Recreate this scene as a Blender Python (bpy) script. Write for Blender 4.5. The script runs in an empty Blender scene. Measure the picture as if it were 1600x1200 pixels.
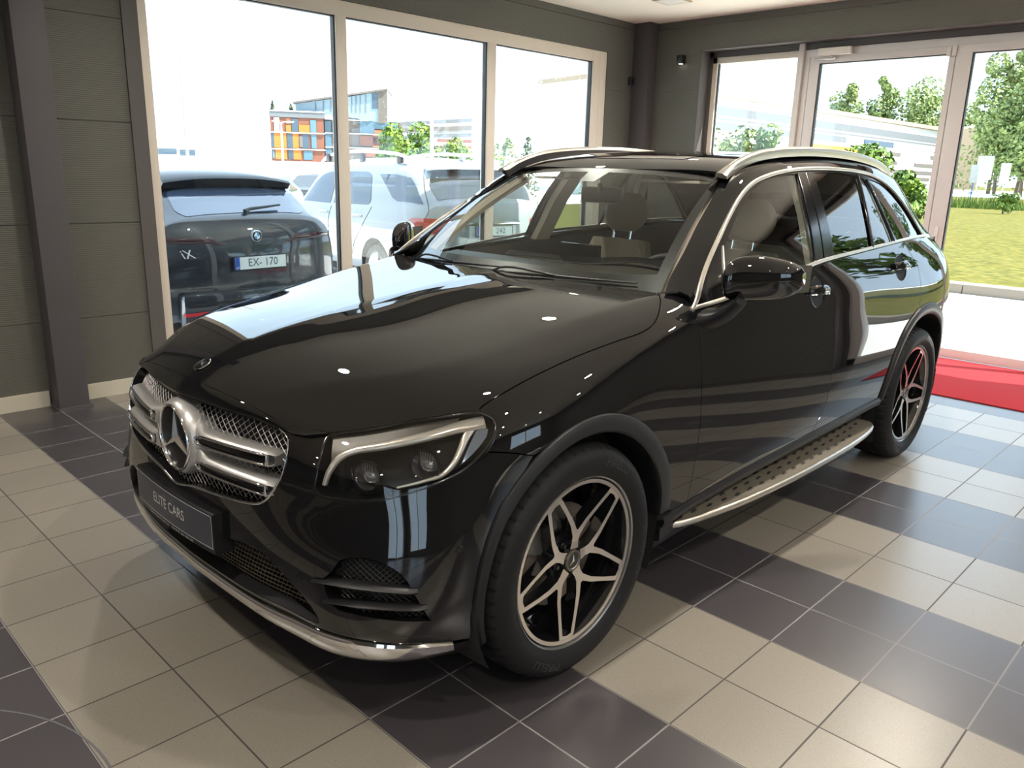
import bpy, bmesh, math, random
import numpy as np
from mathutils import Vector, Matrix
from mathutils.geometry import delaunay_2d_cdt

sc = bpy.context.scene
COL = sc.collection
PI = math.pi
# world frame: z up, floor z = 0, window wall at x = -4.115, entrance wall at y = 5.40 (metres)
# ---------------------------------------------------------------- camera
cd = bpy.data.cameras.new('camera'); cam = bpy.data.objects.new('camera', cd); COL.objects.link(cam)
cd.sensor_width = 36; cd.lens = 1241.9 / 1600 * 36; cd.clip_end = 600; cd.clip_start = .02
_R = ((0.71127, 0.70246, 0.02549), (0.20012, -0.16759, -0.96533), (-0.67383, 0.69171, -0.25977))   # right, down, forward
r_, d_, f_ = [Vector(v).normalized() for v in _R]
m = Matrix((( r_.x, -d_.x, -f_.x, 1.311), (r_.y, -d_.y, -f_.y, -2.015), (r_.z, -d_.z, -f_.z, 1.508), (0, 0, 0, 1)))
cam.matrix_world = m
sc.camera = cam
# ---------------------------------------------------------------- daylight
world = bpy.data.worlds.new('world'); sc.world = world; world.use_nodes = True
nt = world.node_tree; nt.nodes.clear()
wo = nt.nodes.new('ShaderNodeOutputWorld'); bg = nt.nodes.new('ShaderNodeBackground')
bg.inputs[0].default_value = (.66, .82, 1.0, 1); bg.inputs[1].default_value = 2.5
nt.links.new(bg.outputs[0], wo.inputs[0])
sd = bpy.data.lights.new('sun', 'SUN'); sd.energy = 16.0; sd.angle = math.radians(.6); sd.color = (1, .94, .84)
sun = bpy.data.objects.new('sun', sd); COL.objects.link(sun)
_sv = Vector((.80, .34, 1.02)).normalized()                  # towards the sun
sun.rotation_euler = _sv.to_track_quat('Z', 'Y').to_euler()
sun.location = (10, 4, 12)
# ---------------------------------------------------------------- exposure
sc.view_settings.view_transform = 'Standard'; sc.view_settings.look = 'None'
sc.view_settings.exposure = 0.55; sc.view_settings.gamma = 1.0
sc.view_settings.use_curve_mapping = False
# ---------------------------------------------------------------- helpers
def srgb(r, g, b):
    f = lambda c: (c / 255 / 12.92) if c / 255 <= .04045 else ((c / 255 + .055) / 1.055) ** 2.4
    return (f(r), f(g), f(b), 1)
MATS = {}
def mat(name, col=(.5, .5, .5, 1), rough=.5, metal=0.0, coat=0.0, ior=1.5, emit=None, es=0.0, spec=.5, trans=0.0, bump=None, coat_ior=1.5):
    if name in MATS: return MATS[name]
    m = bpy.data.materials.new(name); m.use_nodes = True
    b = m.node_tree.nodes['Principled BSDF']
    b.inputs['Base Color'].default_value = col if len(col) == 4 else (*col, 1)
    b.inputs['Roughness'].default_value = rough; b.inputs['Metallic'].default_value = metal
    b.inputs['Coat Weight'].default_value = coat; b.inputs['Coat Roughness'].default_value = .01
    b.inputs['Coat IOR'].default_value = coat_ior
    b.inputs['IOR'].default_value = ior; b.inputs['Specular IOR Level'].default_value = spec
    b.inputs['Transmission Weight'].default_value = trans
    if emit: b.inputs['Emission Color'].default_value = emit; b.inputs['Emission Strength'].default_value = es
    if bump:                                              # (scale, strength)
        n = m.node_tree.nodes.new('ShaderNodeTexNoise'); n.inputs['Scale'].default_value = bump[0]; n.inputs['Detail'].default_value = 4
        tc = m.node_tree.nodes.new('ShaderNodeTexCoord'); bp = m.node_tree.nodes.new('ShaderNodeBump')
        bp.inputs['Strength'].default_value = bump[1]; bp.inputs['Distance'].default_value = .002
        L = m.node_tree.links; L.new(tc.outputs['Object'], n.inputs['Vector']); L.new(n.outputs[0], bp.inputs['Height']); L.new(bp.outputs[0], b.inputs['Normal'])
    MATS[name] = m; return m
def glass(name, tint, f0=.04, rough=0.0, opac=0.0, ocol=(.02, .02, .02, 1), power=1.0):
    """thin sheet glass: tinted see-through mixed with a Fresnel mirror (and a little body colour)"""
    if name in MATS: return MATS[name]
    m = bpy.data.materials.new(name); m.use_nodes = True; N = m.node_tree.nodes; L = m.node_tree.links; N.clear()
    o = N.new('ShaderNodeOutputMaterial'); t = N.new('ShaderNodeBsdfTransparent'); t.inputs[0].default_value = tint
    g = N.new('ShaderNodeBsdfGlossy'); g.inputs['Roughness'].default_value = rough; g.inputs[0].default_value = (1, 1, 1, 1)
    ior = (1 + f0 ** .5) / (1 - f0 ** .5)
    fr = N.new('ShaderNodeFresnel'); ge = N.new('ShaderNodeNewGeometry'); mr_ = N.new('ShaderNodeMapRange')   # the same reflectance from both sides
    mr_.inputs['To Min'].default_value = ior; mr_.inputs['To Max'].default_value = 1 / ior; L.new(ge.outputs['Backfacing'], mr_.inputs['Value']); L.new(mr_.outputs[0], fr.inputs[0])
    mx = N.new('ShaderNodeMixShader'); L.new(fr.outputs[0], mx.inputs[0])
    if opac:
        d = N.new('ShaderNodeBsdfDiffuse'); d.inputs[0].default_value = ocol
        m2 = N.new('ShaderNodeMixShader'); m2.inputs[0].default_value = opac
        L.new(t.outputs[0], m2.inputs[1]); L.new(d.outputs[0], m2.inputs[2]); L.new(m2.outputs[0], mx.inputs[1])
    else: L.new(t.outputs[0], mx.inputs[1])
    L.new(g.outputs[0], mx.inputs[2]); L.new(mx.outputs[0], o.inputs[0])
    MATS[name] = m; return m

def make(name, V, F, m, parent=None, smooth=False, normals=None, mats=None, midx=None):
    me = bpy.data.meshes.new(name)
    me.from_pydata([tuple(map(float, v)) for v in V], [], [tuple(int(i) for i in f) for f in F]); me.validate(); me.update()
    if mats:
        for q in mats: me.materials.append(q)
        if midx is not None and len(midx) == len(me.polygons): me.polygons.foreach_set('material_index', midx)
    else: me.materials.append(m)
    if smooth or normals is not None: me.polygons.foreach_set('use_smooth', [True] * len(me.polygons))
    if normals is not None: me.normals_split_custom_set_from_vertices([tuple(map(float, n)) for n in normals])
    o = bpy.data.objects.new(name, me); COL.objects.link(o)
    if parent is not None: o.parent = parent
    return o
def tag(o, label=None, cat=None, group=None, kind=None):
    if label: o['label'] = label
    if cat: o['category'] = cat
    if group: o['group'] = group
    if kind: o['kind'] = kind
    return o
def thing(name, loc=(0, 0, 0), rz=0, label=None, cat=None, group=None):
    o = bpy.data.objects.new(name, None); o.empty_display_size = .2; COL.objects.link(o)
    o.location = loc; o.rotation_euler = (0, 0, rz)
    return tag(o, label, cat, group)
class MB:
    """collects shapes, then links them as one mesh"""
    def __init__(s): s.V = []; s.F = []; s.mi = []; s.cur = 0; s.sm = []
    def add(s, V, F, smooth=False):
        n = len(s.V); s.V += [tuple(map(float, v)) for v in V]; s.F += [tuple(i + n for i in f) for f in F]
        s.mi += [s.cur] * len(F); s.sm += [smooth] * len(F); return s
    def box(s, x0, x1, y0, y1, z0, z1, M=None):
        V = [(x, y, z) for x in (x0, x1) for y in (y0, y1) for z in (z0, z1)]
        if M is not None: V = [M @ Vector(v) for v in V]
        return s.add(V, [(0, 1, 3, 2), (4, 6, 7, 5), (0, 4, 5, 1), (2, 3, 7, 6), (0, 2, 6, 4), (1, 5, 7, 3)])
    def rbox(s, x0, x1, y0, y1, z0, z1, r, M=None, seg=2):
        bm = bmesh.new(); bmesh.ops.create_cube(bm, size=1)
        for v in bm.verts: v.co = ((v.co.x + .5) * (x1 - x0) + x0, (v.co.y + .5) * (y1 - y0) + y0, (v.co.z + .5) * (z1 - z0) + z0)
        bmesh.ops.bevel(bm, geom=bm.edges[:], offset=r, segments=seg, profile=.6, affect='EDGES')
        if M is not None: bm.transform(M)
        bm.verts.index_update(); s.add([v.co for v in bm.verts], [[v.index for v in f.verts] for f in bm.faces], True); bm.free(); return s
    def loft(s, rings, closed=True, caps=True, smooth=True):
        n = len(rings[0]); V = [p for r in rings for p in r]; F = []
        for i in range(len(rings) - 1):
            for j in range(n if closed else n - 1):
                k = (j + 1) % n; F.append((i * n + j, i * n + k, (i + 1) * n + k, (i + 1) * n + j))
        if caps and closed: F.append(tuple(range(n - 1, -1, -1))); F.append(tuple((len(rings) - 1) * n + j for j in range(n)))
        return s.add(V, F, smooth)
    def tube(s, pts, r, seg=8, caps=True, close=False):
        pts = [Vector(p) for p in pts]; rings = []; n = len(pts); up = None
        for i, p in enumerate(pts):
            a = pts[(i - 1) % n] if (i or close) else p; b = pts[(i + 1) % n] if (i < n - 1 or close) else p
            t = (b - a).normalized()
            if up is None: up = t.orthogonal().normalized()
            u = (up - t * up.dot(t)).normalized(); up = u; w = t.cross(u)
            rr = r[i] if isinstance(r, (list, tuple)) else r
            rings.append([p + (u * math.cos(2 * PI * k / seg) + w * math.sin(2 * PI * k / seg)) * rr for k in range(seg)])
        if close: rings.append(rings[0])
        return s.loft(rings, caps=caps and not close)
    def lathe(s, prof, seg=48, axis='z', c=(0, 0, 0), M=None, cap=False, a0=0, a1=2 * PI):
        """prof: (radius, height) pairs around the axis"""
        V = []; full = abs(a1 - a0 - 2 * PI) < 1e-6; ns = seg if full else seg + 1
        for k in range(ns):
            a = a0 + (a1 - a0) * k / seg; ca, sa = math.cos(a), math.sin(a)
            for (r, h) in prof:
                v = {'z': (r * ca, r * sa, h), 'y': (r * ca, h, r * sa), 'x': (h, r * ca, r * sa)}[axis]
                v = Vector(v) + Vector(c); V.append(M @ v if M is not None else v)
        n = len(prof); F = []
        for k in range(seg):
            k2 = (k + 1) % ns
            for j in range(n - 1): F.append((k * n + j, k2 * n + j, k2 * n + j + 1, k * n + j + 1))
        if cap:
            for j in (0, n - 1): F.append(tuple(k * n + j for k in range(ns)))
        return s.add(V, F, True)
    def prism(s, pts, z0, z1, f=None):
        """pts in 2D extruded between z0 and z1; f maps (a, b, c) to a point"""
        f = f or (lambda a, b, c: (a, b, c)); n = len(pts)
        V = [f(p[0], p[1], z0) for p in pts] + [f(p[0], p[1], z1) for p in pts]
        F = [tuple(range(n - 1, -1, -1)), tuple(range(n, 2 * n))] + [(i, (i + 1) % n, n + (i + 1) % n, n + i) for i in range(n)]
        return s.add(V, F)
    def build(s, name, m, parent=None, mats=None, mirror=False, recalc=True, sharp=40):
        V = s.V; F = s.F
        if mirror: V = [(x, -y, z) for x, y, z in V]; F = [f[::-1] for f in F]
        o = make(name, V, F, m, parent, mats=mats, midx=s.mi if mats else None)
        me = o.data
        if recalc:
            bm = bmesh.new(); bm.from_mesh(me); bmesh.ops.recalc_face_normals(bm, faces=bm.faces); bm.to_mesh(me); bm.free()
        if len(s.sm) == len(me.polygons):
            me.polygons.foreach_set('use_smooth', s.sm)
            if any(s.sm): me.set_sharp_from_angle(angle=math.radians(sharp))
        return o
def spline(P, n=8, closed=False):
    """Catmull-Rom through the points"""
    P = [np.array(p, float) for p in P]; N = len(P); out = []
    rng = range(N) if closed else range(N - 1)
    for i in rng:
        a, b, c, d = (P[(i - 1) % N], P[i], P[(i + 1) % N], P[(i + 2) % N]) if closed else (P[max(i - 1, 0)], P[i], P[i + 1], P[min(i + 2, N - 1)])
        for k in range(n):
            t = k / n
            out.append(.5 * ((2 * b) + (c - a) * t + (2 * a - 5 * b + 4 * c - d) * t * t + (3 * b - 3 * c + d - a) * t ** 3))
    if not closed: out.append(P[-1])
    return out
def resample(P, step, closed=False):
    P = [np.array(p, float) for p in P]
    if closed: P = P + [P[0]]
    L = [0]
    for a, b in zip(P, P[1:]): L.append(L[-1] + np.linalg.norm(b - a))
    n = max(2, int(round(L[-1] / step))); out = []
    for k in range(n + (0 if closed else 1)):
        s = L[-1] * k / n; i = min(max(int(np.searchsorted(L, s, 'right')) - 1, 0), len(P) - 2)
        t = (s - L[i]) / max(L[i + 1] - L[i], 1e-9); out.append(P[i] * (1 - t) + P[i + 1] * t)
    return out
def inside(P, Q):
    """even-odd test of points P (n, 2) in polygon Q"""
    x, y = P[:, 0], P[:, 1]; r = np.zeros(len(P), bool); Q = np.asarray(Q); n = len(Q); j = n - 1
    for i in range(n):
        xi, yi, xj, yj = Q[i, 0], Q[i, 1], Q[j, 0], Q[j, 1]
        if yi != yj:
            c = ((yi > y) != (yj > y)) & (x < (xj - xi) * (y - yi) / (yj - yi) + xi); r ^= c
        j = i
    return r
def edge_dist(P, Q):
    Q = np.asarray(Q); d = np.full(len(P), 1e9); n = len(Q)
    for i in range(n):
        a, b = Q[i], Q[(i + 1) % n]; ab = b - a; l = ab @ ab
        if l < 1e-12: continue
        t = np.clip(((P - a) @ ab) / l, 0, 1); d = np.minimum(d, np.linalg.norm(P - (a + t[:, None] * ab), axis=1))
    return d
def shrink(Q, g):
    Q = np.asarray(Q, float); n = len(Q); A = 0
    for i in range(n): a, b = Q[i], Q[(i + 1) % n]; A += a[0] * b[1] - b[0] * a[1]
    sgn = 1 if A > 0 else -1; out = []
    for i in range(n):
        a, b, c = Q[i - 1], Q[i], Q[(i + 1) % n]
        d1 = b - a; d2 = c - b; d1 = d1 / (np.linalg.norm(d1) + 1e-12); d2 = d2 / (np.linalg.norm(d2) + 1e-12)
        n1 = np.array((-d1[1], d1[0])) * sgn; n2 = np.array((-d2[1], d2[0])) * sgn
        nn = n1 + n2; l = nn @ nn
        out.append(b + nn * g * 2 / max(l, 1.0))
    return np.array(out)
def fill2d(outer, holes, step):
    """triangles for a 2D outline: boundary points kept, inside filled with a hexagonal grid"""
    polys = [np.asarray(outer)] + [np.asarray(h) for h in holes]
    lo = polys[0].min(0); hi = polys[0].max(0); pts = []
    ny = int((hi[1] - lo[1]) / (step * .866)) + 1
    for j in range(ny):
        y = lo[1] + j * step * .866
        for i in range(int((hi[0] - lo[0]) / step) + 2): pts.append((lo[0] + (i + .5 * (j % 2)) * step, y))
    G = np.array(pts); ok = inside(G, polys[0])
    for h in polys[1:]: ok &= ~inside(G, h)
    G = G[ok]
    for q in polys:
        if len(G): G = G[edge_dist(G, q) > step * .55]
    allp = [Vector(p) for q in polys for p in q]; edges = []; k = 0
    for q in polys: edges += [(k + i, k + (i + 1) % len(q)) for i in range(len(q))]; k += len(q)
    allp += [Vector(p) for p in G]
    r = delaunay_2d_cdt(allp, edges, [], 0, 1e-6)
    V = np.array([tuple(v) for v in r[0]]); F = [tuple(f) for f in r[2]]
    C = np.array([V[list(f)].mean(0) for f in F]); ok = inside(C, polys[0])
    for h in polys[1:]: ok &= ~inside(C, h)
    return V, [f for f, o in zip(F, ok) if o]
def panel(name, surf, segs, m, parent=None, holes=(), step=.035, off=0.0, gap=.0018, rim=.012, mirror=False, bstep=.018, smooth_segs=True, k=None):
    """a body panel: an outline in the sheet's own (axis, angle) coordinates, filled, laid on the sheet,
    with a rim folded inwards; segs = list of smooth runs that meet at corners"""
    k = k or surf.k
    def path(segs):
        out = []
        for s in segs:
            s = [np.array((p[0], p[1] * k)) for p in s]
            p = spline(s, 8) if (smooth_segs and len(s) > 2) else s
            p = resample(p, bstep); 
            if out and np.linalg.norm(out[-1] - p[0]) < .004: p = p[1:]
            out += p
        if np.linalg.norm(out[-1] - out[0]) < .004: out = out[:-1]
        return out
    O = path(segs); H = [path(h) for h in holes]
    if gap: O = shrink(O, gap); H = [shrink(h, -gap) for h in H]
    P, F = fill2d(O, H, step)
    V = []; N = []
    for a, t in P:
        V.append(surf.pt(a, t / k, off)); N.append(surf.nrm(a, t / k))
    # face orientation
    FF = []
    for f in F:
        a, b, c = (V[f[0]], V[f[1]], V[f[2]]); nn = np.cross(b - a, c - a)
        FF.append(f if nn @ N[f[0]] > 0 else f[::-1])
    if rim:
        cnt = {}
        for f in FF:
            for i in range(len(f)):
                e = (f[i], f[(i + 1) % len(f)]); cnt[e] = 1
        bd = [e for e in cnt if (e[1], e[0]) not in cnt]
        nv = {}
        for a, b in bd:
            for q in (a, b):
                pass
            nn = np.cross(V[b] - V[a], N[a]); nn = nn / (np.linalg.norm(nn) + 1e-12)
            i0 = len(V)
            V += [V[a], V[b], V[b] - N[b] * rim, V[a] - N[a] * rim]; N += [nn + N[a] * .6, nn + N[b] * .6, nn, nn]
            FF.append((i0 + 1, i0, i0 + 3, i0 + 2))
    if mirror:
        V = [v * np.array((1, -1, 1)) for v in V]; N = [n * np.array((1, -1, 1)) for n in N]; FF = [f[::-1] for f in FF]
    N = [n / np.linalg.norm(n) for n in N]
    return make(name, V, FF, m, parent, normals=N)
def ribbon(name, P, N, w, h, m, parent=None, closed=False, mirror=False, mb=None, taper=False):
    """a half-round strip of width w and height h laid along points P with surface normals N"""
    P = [Vector(p) for p in P]; N = [Vector(n) for n in N]; n = len(P); rings = []
    prof = [(-.5, -.6), (-.5, .35), (-.36, .8), (-.12, 1), (.12, 1), (.36, .8), (.5, .35), (.5, -.6)]
    for i in range(n):
        a = P[(i - 1) % n] if (i or closed) else P[i]; b = P[(i + 1) % n] if (i < n - 1 or closed) else P[i]
        t = (b - a).normalized(); nn = (N[i] - t * N[i].dot(t)).normalized(); s = t.cross(nn)
        ww = w * (w and 1)
        if callable(taper): ww = w * taper(i / (n - 1))
        rings.append([P[i] + s * (u * ww) + nn * (v * h) for u, v in prof])
    if closed: rings.append(rings[0])
    q = mb or MB(); q.loft(rings, caps=not closed)
    if mb is None: return q.build(name, m, parent, mirror=mirror, sharp=50)
def text_mesh(s, size, font_w=1.0, depth=0.0, align='CENTER', offset=0.0):
    """vertices and faces of flat lettering in the xy plane"""
    c = bpy.data.curves.new('lettering', 'FONT'); c.body = s; c.size = size; c.align_x = align; c.align_y = 'CENTER'
    c.extrude = depth; c.offset = offset; c.resolution_u = 3
    o = bpy.data.objects.new('lettering', c); COL.objects.link(o)
    me = bpy.data.meshes.new_from_object(o.evaluated_get(bpy.context.evaluated_depsgraph_get()))
    V = [(v.co.x * font_w, v.co.y, v.co.z) for v in me.vertices]; F = [tuple(p.vertices) for p in me.polygons]
    bpy.data.objects.remove(o); bpy.data.curves.remove(c); bpy.data.meshes.remove(me)
    return V, F
# ---------------------------------------------------------------- materials
PAINT = mat('black paint', (.005, .005, .006, 1), .6, 0, 1.0, coat_ior=1.7, spec=0.0)
PLASTIC = mat('black plastic', srgb(30, 30, 32), .42, spec=.4)
GLOSS = mat('gloss black trim', (.008, .008, .009, 1), .12, spec=.6)
DARK = mat('dark underside', (.012, .012, .013, 1), .8)
CHROME = mat('chrome', (.82, .82, .83, 1), .07, 1.0)
SATIN = mat('satin silver', srgb(206, 205, 203), .34, .7)
ALU = mat('brushed aluminium trim', srgb(205, 200, 190), .3, .9)
RUBBER = mat('tyre rubber', (.012, .012, .013, 1), .55, spec=.22)
SILVER = mat('machined silver', srgb(212, 206, 200), .2, .9)
LENS = glass('clear lens', (.93, .93, .93, 1), .05)
WGLASS = glass('tinted car glass', (.92, .97, .95, 1), .05)
SGLASS = glass('tinted side glass', (.76, .82, .79, 1), .06)
PGLASS = glass('privacy glass', (.40, .45, .44, 1), .08)
WINGLASS = glass('window pane glass', (.93, .96, .96, 1), .04)
# ---------------------------------------------------------------- the showroom
XW, YE, HC = -4.115, 5.40, 3.015                              # window wall, entrance wall, ceiling height
XR, YB = 8.5, -8.5                                            # far side walls of the hall
T_ = .301                                                     # tile pitch
def node_mat(name):
    m = bpy.data.materials.new(name); m.use_nodes = True; N = m.node_tree.nodes; L = m.node_tree.links
    return m, N, L, N['Principled BSDF']
def mth(N, L, op, a, b=None, c=None, clamp=False):
    n = N.new('ShaderNodeMath'); n.operation = op; n.use_clamp = clamp
    for i, v in enumerate((a, b, c)):
        if v is None: continue
        if isinstance(v, (int, float)): n.inputs[i].default_value = v
        else: L.new(v, n.inputs[i])
    return n.outputs[0]
def mixc(N, L, f, a, b):
    n = N.new('ShaderNodeMix'); n.data_type = 'RGBA'
    if isinstance(f, (int, float)): n.inputs[0].default_value = f
    else: L.new(f, n.inputs[0])
    for i, v in ((6, a), (7, b)):
        if isinstance(v, tuple): n.inputs[i].default_value = v
        else: L.new(v, n.inputs[i])
    return n.outputs[2]
# floor tiles: bands two tiles wide, speckled light stoneware and plain dark tiles
m, N, L, B = node_mat('floor tiles')
geo = N.new('ShaderNodeNewGeometry'); sp = N.new('ShaderNodeSeparateXYZ'); L.new(geo.outputs['Position'], sp.inputs[0])
X, Y = sp.outputs[0], sp.outputs[1]
iy = mth(N, L, 'FLOOR', mth(N, L, 'DIVIDE', Y, T_)); ix = mth(N, L, 'FLOOR', mth(N, L, 'DIVIDE', X, T_))
band = mth(N, L, 'LESS_THAN', mth(N, L, 'FLOORED_MODULO', mth(N, L, 'SUBTRACT', iy, 1), 4), 1.5)   # 1 = dark
fx = mth(N, L, 'ABSOLUTE', mth(N, L, 'SUBTRACT', mth(N, L, 'FRACT', mth(N, L, 'DIVIDE', X, T_)), .5))
fy = mth(N, L, 'ABSOLUTE', mth(N, L, 'SUBTRACT', mth(N, L, 'FRACT', mth(N, L, 'DIVIDE', Y, T_)), .5))
joint = mth(N, L, 'GREATER_THAN', mth(N, L, 'MAXIMUM', fx, fy), .5 - .0026 / T_)
wn = N.new('ShaderNodeTexWhiteNoise'); wn.noise_dimensions = '2D'; cb = N.new('ShaderNodeCombineXYZ'); L.new(ix, cb.inputs[0]); L.new(iy, cb.inputs[1]); L.new(cb.outputs[0], wn.inputs['Vector'])
n1 = N.new('ShaderNodeTexNoise'); n1.inputs['Scale'].default_value = 210; n1.inputs['Detail'].default_value = 2; L.new(geo.outputs['Position'], n1.inputs['Vector'])
n2 = N.new('ShaderNodeTexNoise'); n2.inputs['Scale'].default_value = 330; n2.inputs['Detail'].default_value = 1; L.new(geo.outputs['Position'], n2.inputs['Vector'])
n3 = N.new('ShaderNodeTexNoise'); n3.inputs['Scale'].default_value = 5; n3.inputs['Detail'].default_value = 4; L.new(geo.outputs['Position'], n3.inputs['Vector'])
spk = mth(N, L, 'GREATER_THAN', n1.outputs[0], .66); spw = mth(N, L, 'GREATER_THAN', n2.outputs[0], .66)
light = mixc(N, L, mth(N, L, 'MULTIPLY', spk, .55), srgb(130, 124, 114), srgb(72, 66, 56))
light = mixc(N, L, mth(N, L, 'MULTIPLY', spw, .5), light, srgb(176, 170, 158))
dark = mixc(N, L, n3.outputs[0], srgb(62, 59, 62), srgb(66, 62, 65))
tile = mixc(N, L, band, light, dark)
vary = N.new('ShaderNodeHueSaturation'); L.new(tile, vary.inputs['Color']); L.new(mth(N, L, 'ADD', mth(N, L, 'MULTIPLY', wn.outputs[0], .16), .92), vary.inputs['Value'])
jc = mixc(N, L, band, srgb(50, 46, 42), srgb(120, 117, 116))
L.new(mixc(N, L, joint, vary.outputs[0], jc), B.inputs['Base Color'])
L.new(mth(N, L, 'ADD', mth(N, L, 'ADD', mth(N, L, 'MULTIPLY', n3.outputs[0], .0), .29), mth(N, L, 'MULTIPLY', joint, .4)), B.inputs['Roughness'])
B.inputs['Specular IOR Level'].default_value = 1.0
bp_ = N.new('ShaderNodeBump'); bp_.inputs['Strength'].default_value = .35; bp_.inputs['Distance'].default_value = .002
L.new(mth(N, L, 'SUBTRACT', mth(N, L, 'MULTIPLY', n3.outputs[0], .0), joint), bp_.inputs['Height']); L.new(bp_.outputs[0], B.inputs['Normal'])
TILES = m
# metal wall panels with fine horizontal ribs
def wall_mat(name, col, ribs=0.0):
    m, N, L, B = node_mat(name); B.inputs['Base Color'].default_value = col; B.inputs['Roughness'].default_value = .55; B.inputs['Specular IOR Level'].default_value = .3
    if ribs:
        g = N.new('ShaderNodeNewGeometry'); s = N.new('ShaderNodeSeparateXYZ'); L.new(g.outputs['Position'], s.inputs[0])
        w = mth(N, L, 'SINE', mth(N, L, 'MULTIPLY', s.outputs[2], 2 * PI / .012))
        nz = N.new('ShaderNodeTexNoise'); nz.inputs['Scale'].default_value = 3; mp = N.new('ShaderNodeMapping'); mp.inputs['Scale'].default_value = (1, 1, 40); L.new(g.outputs['Position'], mp.inputs[0]); L.new(mp.outputs[0], nz.inputs['Vector'])
        b = N.new('ShaderNodeBump'); b.inputs['Strength'].default_value = ribs; b.inputs['Distance'].default_value = .001
        L.new(mth(N, L, 'ADD', w, nz.outputs[0]), b.inputs['Height']); L.new(b.outputs[0], B.inputs['Normal'])
    return m
WALL = wall_mat('grey wall panels', srgb(95, 94, 87), .5)
TRIMD = wall_mat('dark grey trim', srgb(92, 88, 86))
COLM = wall_mat('column paint', srgb(84, 80, 82))
CEIL = mat('ceiling paint', srgb(250, 240, 224), .85, spec=.2)
FRAME = mat('window frame paint', srgb(216, 205, 190), .45)
FRAMEC = mat('grey door frame', srgb(206, 200, 196), .42)
GASK = mat('gasket', (.01, .01, .01, 1), .5)
SKIRT = mat('skirting', srgb(196, 190, 172), .6)
def struct(q, name, m, parent=None, **k):
    o = q.build(name, m, parent, recalc=True, **k)
    if parent is None: o['kind'] = 'structure'
    return o
q = MB(); q.box(XW - .3, XR + .3, YB - .3, YE + .30, -.12, 0); fl = struct(q, 'floor', TILES)
q = MB(); q.box(XW - .3, XR + .3, YB - .3, YE + .45, HC, HC + .35); struct(q, 'ceiling', CEIL)
JZ = [0, .53, 1.12, 1.735, 2.34, 2.95, HC]
def panels(q, horizontal, u0, u1, z0, z1, face, depth, sgn, ugap=()):
    """stacked wall panels with 4 mm joints; horizontal='y': wall in the yz plane"""
    zs = [z0] + [z for z in JZ if z0 + .02 < z < z1 - .02] + [z1]
    for a, b in zip(zs, zs[1:]):
        a2 = a + (.002 if a > z0 else 0); b2 = b - (.002 if b < z1 else 0)
        if horizontal == 'y': q.box(min(face, face + sgn * depth), max(face, face + sgn * depth), u0, u1, a2, b2)
        else: q.box(u0, u1, min(face, face + sgn * depth), max(face, face + sgn * depth), a2, b2)
    # backing behind the joints
    if horizontal == 'y': q.box(min(face + sgn * .012, face + sgn * .03), max(face + sgn * .012, face + sgn * .03), u0, u1, z0, z1)
    else: q.box(u0, u1, min(face + sgn * .012, face + sgn * .03), max(face + sgn * .012, face + sgn * .03), z0, z1)
WY0, WY1, WZ0, WZ1 = .138, 4.822, .10, 2.690                  # window opening in the window wall
q = MB()
panels(q, 'y', YB, WY0, 0, HC, XW, .25, -1); panels(q, 'y', WY1, YE + .3, 0, HC, XW, .25, -1)
panels(q, 'y', WY0, WY1, WZ1, HC, XW, .25, -1); panels(q, 'y', WY0, WY1, 0, WZ0, XW, .25, -1)
struct(q, 'wall_left', WALL)
q = MB(); q.box(XW, XW + .018, .042, WY0, 0, 2.80); struct(q, 'trim_1', TRIMD)
EX0, EX1, EZ = -3.38, 1.65, 2.725                              # entrance opening
q = MB()
panels(q, 'x', XW, EX0, 0, HC, YE, .3, 1); panels(q, 'x', EX1, XR, 0, HC, YE, .3, 1); panels(q, 'x', EX0, EX1, EZ, HC, YE, .3, 1)
struct(q, 'wall_entrance', WALL)
q = MB(); t = .012
q.box(EX0, EX0 + t, YE - .012, YE + .16, 0, EZ); q.box(EX1 - t, EX1, YE - .012, YE + .16, 0, EZ); q.box(EX0, EX1, YE - .012, YE + .16, EZ - t, EZ); q.box(EX0, EX1, YE + .15, YE + .22, 2.655, EZ); q.box(EX0, EX0 + .055, YE + .15, YE + .22, 0, EZ); q.box(EX1 - .055, EX1, YE + .15, YE + .22, 0, EZ); struct(q, 'trim_2', TRIMD)
# the two walls of the hall behind and to the right of the camera, with unseen windows, partly added for daylight
q = MB()
panels(q, 'y', YB, -8.0, 0, HC, XR, .25, 1); panels(q, 'y', -8.0, -5.6, 2.6, HC, XR, .25, 1); panels(q, 'y', -8.0, -5.6, 0, .5, XR, .25, 1); panels(q, 'y', -5.6, 1.2, 0, HC, XR, .25, 1); panels(q, 'y', 4.2, YE, 0, HC, XR, .25, 1); panels(q, 'y', 1.2, 4.2, 2.5, HC, XR, .25, 1); panels(q, 'y', 1.2, 4.2, 0, .9, XR, .25, 1)
struct(q, 'wall_right', WALL)
q = MB()
panels(q, 'x', XW, 5.6, 0, HC, YB, .25, -1); panels(q, 'x', 8.0, XR, 0, HC, YB, .25, -1); panels(q, 'x', 5.6, 8.0, 2.75, HC, YB, .25, -1); panels(q, 'x', 5.6, 8.0, 0, .1, YB, .25, -1)
struct(q, 'wall_back', WALL)
# skirting, columns
q = MB(); q.box(XW, XW + .015, YB, -.615, 0, .098); q.box(XW, XW + .015, -.43, .042, 0, .098); struct(q, 'baseboard_left', SKIRT)
q = MB(); q.rbox(XW, -3.955, -.605, -.43, 0, HC, .006); q.box(XW, -3.94, -.615, -.42, 0, .012); tag(struct(q, 'trim_3', COLM), None)
q = MB(); q.rbox(XW, -3.915, 5.25, YE, 0, HC, .006); struct(q, 'trim_4', COLM)
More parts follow.
